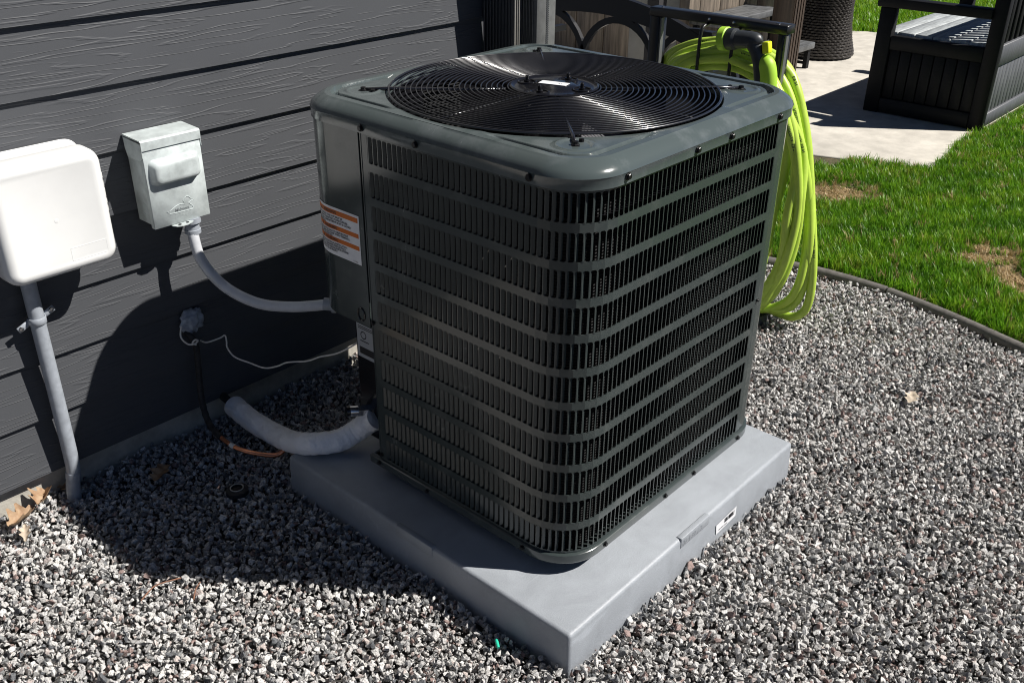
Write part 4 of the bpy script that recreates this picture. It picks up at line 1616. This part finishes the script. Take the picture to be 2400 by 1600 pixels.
for y in (0.735, 0.615):
    w = MB()
    w.tube(catmull([(1.600, y, 0.990), (1.556, y, 0.975), (1.548, y, 0.90), (1.550, y, 0.80), (1.565, y, 0.74), (1.60, y, 0.72)], 5), 0.0058, 8)
    part('hose_hook', w, M['blackmetal'], hs, smooth=True)
w = MB()
w.box((1.60, 0.47, 0.60), (1.615, 0.95, 0.63))
part('cross_bar', w, M['blackmetal'], hs)
for y in (0.43, 0.95):
    w = MB()
    rings = [[(1.615 + 0.085 * math.cos(t) * k, y + 0.035 * math.sin(t) * k, z) for t in [2 * math.pi * i / 20 for i in range(20)]] for k, z in ((1.0, 0.0), (1.0, 0.014), (0.75, 0.030))]
    w.rings(rings)
    part('foot', w, M['darkgrey'], hs, smooth=True, angle=40)

ho = thing('garden_hose', 'bright lime green garden hose hanging in long coils from the hose stand', 'hose', (1.6, 0.6, 0))
STR = [
    [(1.66, 0.931, 0.832), (1.66, 0.834, 0.898), (1.66, 0.72, 0.926), (1.66, 0.592, 0.923), (1.66, 0.487, 0.887), (1.66, 0.419, 0.809), (1.66, 0.357, 0.661), (1.66, 0.305, 0.456), (1.66, 0.273, 0.25), (1.66, 0.269, 0.098), (1.66, 0.309, 0.040), (1.66, 0.374, 0.032), (1.66, 0.448, 0.045)],
    [(1.625, 0.882, 0.839), (1.625, 0.778, 0.902), (1.625, 0.651, 0.925), (1.625, 0.538, 0.898), (1.625, 0.442, 0.816), (1.625, 0.366, 0.667), (1.625, 0.315, 0.477), (1.625, 0.296, 0.286), (1.625, 0.31, 0.154), (1.625, 0.365, 0.075), (1.625, 0.442, 0.040)],
    [(1.59, 0.834, 0.845), (1.59, 0.724, 0.903), (1.59, 0.613, 0.914), (1.59, 0.5, 0.875), (1.59, 0.409, 0.769), (1.59, 0.353, 0.635), (1.59, 0.318, 0.486), (1.59, 0.316, 0.337), (1.59, 0.339, 0.205), (1.59, 0.384, 0.112), (1.59, 0.435, 0.065)],
    [(1.555, 0.795, 0.85), (1.555, 0.668, 0.889), (1.555, 0.559, 0.892), (1.555, 0.463, 0.854), (1.555, 0.385, 0.733), (1.555, 0.344, 0.589), (1.555, 0.337, 0.431), (1.555, 0.352, 0.276), (1.555, 0.384, 0.149), (1.555, 0.427, 0.085)],
    [(1.585, 0.756, 0.838), (1.585, 0.631, 0.867), (1.585, 0.535, 0.855), (1.585, 0.455, 0.80), (1.585, 0.405, 0.68), (1.585, 0.395, 0.554), (1.585, 0.400, 0.407), (1.585, 0.415, 0.268), (1.585, 0.436, 0.151)],
    [(1.645, 0.90, 0.850), (1.645, 0.80, 0.905), (1.645, 0.68, 0.935), (1.645, 0.56, 0.918), (1.645, 0.462, 0.86), (1.645, 0.392, 0.745), (1.645, 0.337, 0.57), (1.645, 0.297, 0.37), (1.645, 0.285, 0.19), (1.645, 0.312, 0.09), (1.645, 0.372, 0.055), (1.645, 0.45, 0.055)],
    [(1.61, 0.86, 0.84), (1.61, 0.75, 0.885), (1.61, 0.63, 0.895), (1.61, 0.52, 0.86), (1.61, 0.425, 0.76), (1.61, 0.368, 0.61), (1.61, 0.345, 0.44), (1.61, 0.352, 0.29), (1.61, 0.38, 0.17), (1.61, 0.44, 0.10)],
    [(1.57, 0.81, 0.855), (1.57, 0.69, 0.905), (1.57, 0.585, 0.905), (1.57, 0.48, 0.865), (1.57, 0.396, 0.75), (1.57, 0.347, 0.61), (1.57, 0.324, 0.45), (1.57, 0.328, 0.30), (1.57, 0.357, 0.175), (1.57, 0.405, 0.092)],
    [(1.635, 0.80, 0.862), (1.635, 0.70, 0.884), (1.635, 0.58, 0.872), (1.635, 0.49, 0.82), (1.635, 0.42, 0.69), (1.635, 0.385, 0.53), (1.635, 0.375, 0.38), (1.635, 0.39, 0.23), (1.635, 0.43, 0.12)],
]
HR = 0.0148
hose_paths = []
for i, st_ in enumerate(STR):
    yb, zb = st_[-1][1], st_[-1][2]
    yt, zt = st_[0][1], st_[0][2]
    x = st_[0][0]
    back = [(x, yb + 0.14, zb + 0.0), (x, yb + 0.30, zb + 0.05), (x, 0.86 + 0.015 * i, zb + 0.18), (x, 0.93, 0.45), (x, max(yt + 0.03, 0.90), 0.70)]
    rj = random.Random(60 + i)
    ctl = [(p_[0] + rj.uniform(-0.016, 0.016), p_[1] + rj.uniform(-0.007, 0.007), p_[2]) for p_ in st_ + back]
    hose_paths.append(catmull(ctl, 10, closed=True))
for i, cp in enumerate(hose_paths):
    w = MB()
    w.tube(cp, HR, 14, closed=True)
    part('hose_coil', w, M['hose'], ho, smooth=True, angle=180)
# printed lettering on the hose
ink_hose = mat('hose_ink', (0.05, 0.09, 0.02), 0.6)


def print_on(path_i, k0, s_, size, sx=1.0):
    cp = hose_paths[path_i]
    vv, ff = text_geo(s_, size, 'LEFT', 0.0004)
    # arc length table
    L_ = [0.0]
    for a in range(k0, min(k0 + 70, len(cp) - 1)):
        L_.append(L_[-1] + (cp[a + 1] - cp[a]).length)
    out = []
    for a, b, c in vv:
        s = a * sx
        j = max(0, min(len(L_) - 2, int(np.searchsorted(L_, s) - 1)))
        t = (s - L_[j]) / max(1e-6, L_[j + 1] - L_[j])
        P = cp[k0 + j].lerp(cp[k0 + j + 1], t)
        T = (cp[k0 + j + 1] - cp[k0 + j]).normalized()
        out_dir = Vector((-0.80, -0.55, 0.25))
        N_ = (out_dir - T * out_dir.dot(T)).normalized()
        B = T.cross(N_)
        ang = (b - size * 0.35) / HR
        out.append(P + (N_ * math.cos(ang) - B * math.sin(ang) * -1) * (HR + 0.0006))
    w = MB()
    w.add(out, ff)
    part('printed_lettering', w, ink_hose, ho)


for pi_, k0 in ((2, 44), (0, 40), (1, 44), (0, 74), (3, 40), (0, 14), (2, 22)):
    print_on(pi_, k0, 'FLEXZILLA  5/8 IN', 0.0115)

# nozzle
nz_ = thing('spray_nozzle', 'dark grey and lime pistol spray nozzle clipped on the hose stand', 'nozzle', (1.5, 0.53, 0.86))
NXX = 1.505
w = MB()
axb = Vector((0, -1, 0.09)).normalized()
c0 = Vector((NXX, 0.632, 0.967))
w.lathe([(0.030, 0.0), (0.0365, 0.002), (0.0365, 0.023), (0.033, 0.026)], c0, 24, axis=axb)
part('nozzle_ring', w, M['lime'], nz_, smooth=True, angle=40)
w = MB()
w.lathe([(0.032, 0.025), (0.0335, 0.028), (0.0325, 0.046), (0.0335, 0.050), (0.029, 0.058)], c0, 24, axis=axb)
part('nozzle_collar', w, M['darkgrey'], nz_, smooth=True, angle=40)
w = MB()
w.lathe([(0.0275, 0.056), (0.0270, 0.080), (0.0255, 0.105), (0.0225, 0.125), (0.015, 0.139), (0.0, 0.144)], c0, 24, axis=axb)
part('barrel', w, M['darkgrey'], nz_, smooth=True, angle=60)
w = MB()
w.tube(catmull([(NXX, 0.520, 0.972), (NXX, 0.500, 0.940), (NXX, 0.489, 0.905), (NXX, 0.484, 0.870), (NXX, 0.484, 0.850)], 6), [0.024, 0.0236, 0.0232, 0.0228, 0.0224, 0.022, 0.0216, 0.0212, 0.0208, 0.0204, 0.02, 0.0196, 0.0192, 0.0188, 0.0184, 0.018, 0.0176, 0.0172, 0.0168, 0.0164, 0.016, 0.0156, 0.0152, 0.0148, 0.0144], 16)
part('trigger_grip', w, M['darkgrey'], nz_, smooth=True)
w = MB()
w.tube(catmull([(NXX, 0.482, 0.935), (NXX, 0.465, 0.915), (NXX, 0.455, 0.890), (NXX, 0.450, 0.860), (NXX, 0.450, 0.83), (NXX, 0.452, 0.79)], 5), [0.006, 0.013, 0.018, 0.021, 0.0235, 0.025, 0.0262, 0.0262, 0.0262, 0.0262, 0.0262, 0.0262, 0.0262, 0.0262, 0.0262, 0.0262, 0.0262, 0.0262, 0.025, 0.0245, 0.024, 0.0235, 0.023, 0.022, 0.0215, 0.021], 16)
part('handle_back', w, M['lime'], nz_, smooth=True)
w = MB()
w.obox((NXX, 0.470, 0.962), (0.013, 0, 0), (0, 0.011, -0.002), (0, 0.003, 0.0175))
part('flow_knob', w, M['yellowlime'], nz_, bevel=0.004)

# ================================================================== PATIO THINGS
# ---- black metal bench with arched back
mbch = thing('metal_bench', 'black metal bench with thick arched back rail and overlapping arches', 'bench', (2.6, 1.75, 0))
w = MB()


def arch_band(mb, lo, hi, x, dx):
    n_ = len(lo)
    rings = [[(x, a[0], a[1]), (x + dx, a[0], a[1]), (x + dx, b[0], b[1]), (x, b[0], b[1])] for a, b in zip(lo, hi)]
    mb.rings(rings)


lo, hi = [], []
for i in range(25):
    y = 2.36 - 1.16 * i / 24
    q = (y - 1.78) / 0.58
    lo.append((y, 0.806 - 0.115 * q * q if y < 1.78 else 0.806 - 0.10 * q * q))
    hi.append((y, 0.892 - 0.135 * q * q))
arch_band(w, lo, hi, 2.385, 0.03)
part('arched_rail', w, M['blackmetal'], mbch)
for yc in (2.07, 1.665, 1.26):
    w = MB()
    pts_o, pts_i = [], []
    for i in range(19):
        a = math.pi * i / 18
        pts_o.append((yc + 0.225 * math.cos(a), 0.56 + 0.245 * math.sin(a)))
        pts_i.append((yc + 0.197 * math.cos(a), 0.56 + 0.215 * math.sin(a)))
    arch_band(w, pts_i, pts_o, 2.388, 0.022)
    part('arch', w, M['blackmetal'], mbch)
for y in (1.20, 2.36):
    w = MB()
    w.box((2.38, y - 0.02, 0.015), (2.42, y + 0.02, 0.80))
    w.box((2.82, y - 0.02, 0.015), (2.86, y + 0.02, 0.43))
    w.box((2.38, y - 0.018, 0.60), (2.86, y + 0.018, 0.63))
    part('leg_frame', w, M['blackmetal'], mbch)
for i in range(7):
    w = MB()
    w.box((2.42 + i * 0.063, 1.19, 0.43), (2.47 + i * 0.063, 2.37, 0.447))
    part('seat_slat', w, M['blackmetal'], mbch)

# ---- hot tub with wood-grain skirt
tub = thing('hot_tub', 'hot tub with brown wood-grain panelled skirt and grey corner', 'hot tub', (5.4, 3.6, 0))
w = MB()
w.box((4.375, 2.775, 0.016), (6.30, 4.70, 0.86))
part('core', w, M['sheath'], tub)
for i in range(6):
    w = MB()
    x = 4.585 + i * 0.272
    w.box((x, 2.748, 0.05), (x + 0.266, 2.774, 0.845))
    part('skirt_panel', w, M['tubwood'], tub, bevel=0.004, seg=1)
for i in range(7):
    w = MB()
    y = 2.96 + i * 0.245
    w.box((4.348, y, 0.05), (4.374, y + 0.239, 0.845))
    part('skirt_panel', w, M['tubwood'], tub, bevel=0.004, seg=1)
w = MB()
rings = []
for z in (0.05, 0.845):
    rings.append([(4.58 - 0.236 + 0.02, 2.955, z)] + [(4.58 + 0.235 * math.cos(a), 2.98 + 0.235 * math.sin(a), z) for a in [math.pi + math.pi / 2 * k / 8 for k in range(9)]] + [(4.60, 2.9, z)])
w.rings(rings)
part('corner_panel', w, M['tubcorner'], tub, smooth=True, angle=40)
w = MB()
w.box((4.33, 2.73, 0.86), (6.33, 4.73, 0.96))
part('lid_cover', w, M['resin'], tub, bevel=0.03)

# ---- steps
stp_ = thing('tub_steps', 'two dark grey wood-grain resin steps in front of the hot tub', 'steps', (5.1, 2.45, 0))
w = MB()
for i in range(3):
    pass
for y0, y1, z in ((2.47, 2.735, 0.40), (2.165, 2.455, 0.20)):
    w = MB()
    w.box((4.70, y0, z - 0.045), (5.515, y1, z))
    part('tread', w, M['step'], stp_, bevel=0.006)
    for x in (4.73, 5.46):
        w = MB()
        w.box((x, y0 + 0.02, 0.016), (x + 0.04, y0 + 0.05, z - 0.045))
        w.box((x, y1 - 0.05, 0.016), (x + 0.04, y1 - 0.02, z - 0.045))
        w.box((x, y0 + 0.05, 0.045), (x + 0.035, y1 - 0.05, 0.06))
        part('side_frame', w, M['resin'], stp_)

# ---- brown post
bp_ = thing('patio_post', 'dark brown grooved wooden post standing on the patio before the steps', 'post', (5.03, 2.17, 0))
w = MB()
w.box((4.935, 2.085, 0.016), (5.095, 2.235, 2.6))
part('post', w, M['postwood'], bp_, bevel=0.004, seg=1)
w = MB()
for i in range(4):
    w.box((4.952 + i * 0.038, 2.0795, 0.03), (4.974 + i * 0.038, 2.0850, 2.6))
part('groove_fillet', w, M['postwood'], bp_)

# ---- wicker planter
wp = thing('wicker_planter', 'tall dark brown wicker planter with a flared foot on the patio', 'planter', (6.0, 2.36, 0))
prof = [(0.262, 0.016), (0.258, 0.05), (0.232, 0.14), (0.212, 0.26), (0.206, 0.38), (0.214, 0.52), (0.236, 0.68), (0.262, 0.82), (0.272, 0.90), (0.25, 0.905), (0.24, 0.86)]


def prof_r(z):
    for (r0, z0), (r1, z1) in zip(prof[:9], prof[1:9]):
        if z0 <= z <= z1:
            return r0 + (r1 - r0) * (z - z0) / (z1 - z0)
    return prof[8][0]


w = MB()
w.lathe([(r - 0.008, z) for r, z in prof], (6.0, 2.36, 0), 48)
part('shell', w, M['resin'], wp, smooth=True)
w = MB()
NA = 72
for j in range(44):
    z = 0.03 + j * 0.0195
    r = prof_r(z)
    rings = []
    for k in range(NA * 2):
        a = 2 * math.pi * k / (NA * 2)
        d_ = 0.0045 * math.sin(a * NA / 2 + (math.pi if j % 2 else 0))
        rings.append([(6.0 + (r + d_ + q) * math.cos(a), 2.36 + (r + d_ + q) * math.sin(a), z + h) for q, h in ((-0.004, 0), (0.0025, 0.003), (0.0025, 0.0145), (-0.004, 0.0175))])
    rings.append(rings[0])
    w.rings(rings, cap0=False, cap1=False)
tag(part('woven_strands', w, M['wicker'], wp, smooth=True, angle=50), kind='stuff')

# ---- storage bench
sb = thing('storage_bench', 'charcoal storage bench with lid coloured as sunlit, armrest and slatted back', 'bench', (5.2, 1.02, 0))
BX0, BX1, BY0, BY1 = 4.635, 6.05, 0.675, 1.385
for x in (BX0, BX1 - 0.06):
    w = MB()
    w.box((x, 1.295, 0.016), (x + 0.06, BY1, 0.63))
    part('front_leg', w, M['resin'], sb, bevel=0.004, seg=1)
    w = MB()
    w.box((x, BY0, 0.016), (x + 0.06, 0.755, 0.98))
    part('back_leg', w, M['resin'], sb, bevel=0.004, seg=1)
    w = MB()
    w.box((x - 0.015, 0.752, 0.632), (x + 0.075, BY1 + 0.02, 0.685))
    part('armrest', w, M['resin'], sb, bevel=0.006)
    w = MB()
    w.box((x + 0.003, 0.757, 0.395), (x + 0.055, 1.293, 0.474))
    part('upper_rail', w, M['resin'], sb, bevel=0.003, seg=1)
    w = MB()
    w.box((x + 0.003, 0.757, 0.022), (x + 0.055, 1.293, 0.108))
    part('lower_rail', w, M['resin'], sb, bevel=0.003, seg=1)
    for i in range(8):
        w = MB()
        y = 0.759 + i * 0.067
        w.box((x + 0.015, y, 0.110), (x + 0.04, y + 0.0615, 0.393))
        part('side_board', w, M['resin'], sb, bevel=0.003, seg=1)
# back: boards below, slats above
w = MB()
w.box((BX0 + 0.062, 0.690, 0.365), (BX1 - 0.062, 0.742, 0.485))
part('back_rail', w, M['resinback'], sb, bevel=0.004, seg=1)
w = MB()
w.box((BX0 + 0.062, 0.690, 0.022), (BX1 - 0.062, 0.742, 0.098))
part('back_rail', w, M['resinback'], sb, bevel=0.004, seg=1)
w = MB()
w.box((BX0 + 0.062, 0.690, 0.90), (BX1 - 0.062, 0.742, 0.98))
part('back_rail', w, M['resinback'], sb, bevel=0.004, seg=1)
for i in range(20):
    w = MB()
    x = BX0 + 0.064 + i * 0.0645
    w.box((x, 0.702, 0.100), (x + 0.0605, 0.730, 0.363))
    part('back_board', w, M['resinback'], sb, bevel=0.003, seg=1)
for i in range(14):
    w = MB()
    x = BX0 + 0.085 + i * 0.092
    w.box((x, 0.705, 0.487), (x + 0.052, 0.727, 0.898))
    part('back_slat', w, M['resin'], sb, bevel=0.003, seg=1)
for i in range(18):
    w = MB()
    x = BX0 + 0.066 + i * 0.071
    w.box((x, 1.300, 0.05), (x + 0.067, 1.330, 0.44))
    part('front_board', w, M['resin'], sb, bevel=0.003, seg=1)
w = MB()
w.box((BX0 + 0.066, 0.757, 0.02), (BX1 - 0.066, 1.299, 0.44))
part('box', w, M['resin'], sb)
for i in range(6):
    w = MB()
    y = 0.765 + i * 0.1035
    w.box((BX0 + 0.066, y, 0.452), (BX1 - 0.066, y + 0.0995, 0.490))
    part('lid_board', w, M['resinlid'], sb, bevel=0.004, seg=1)
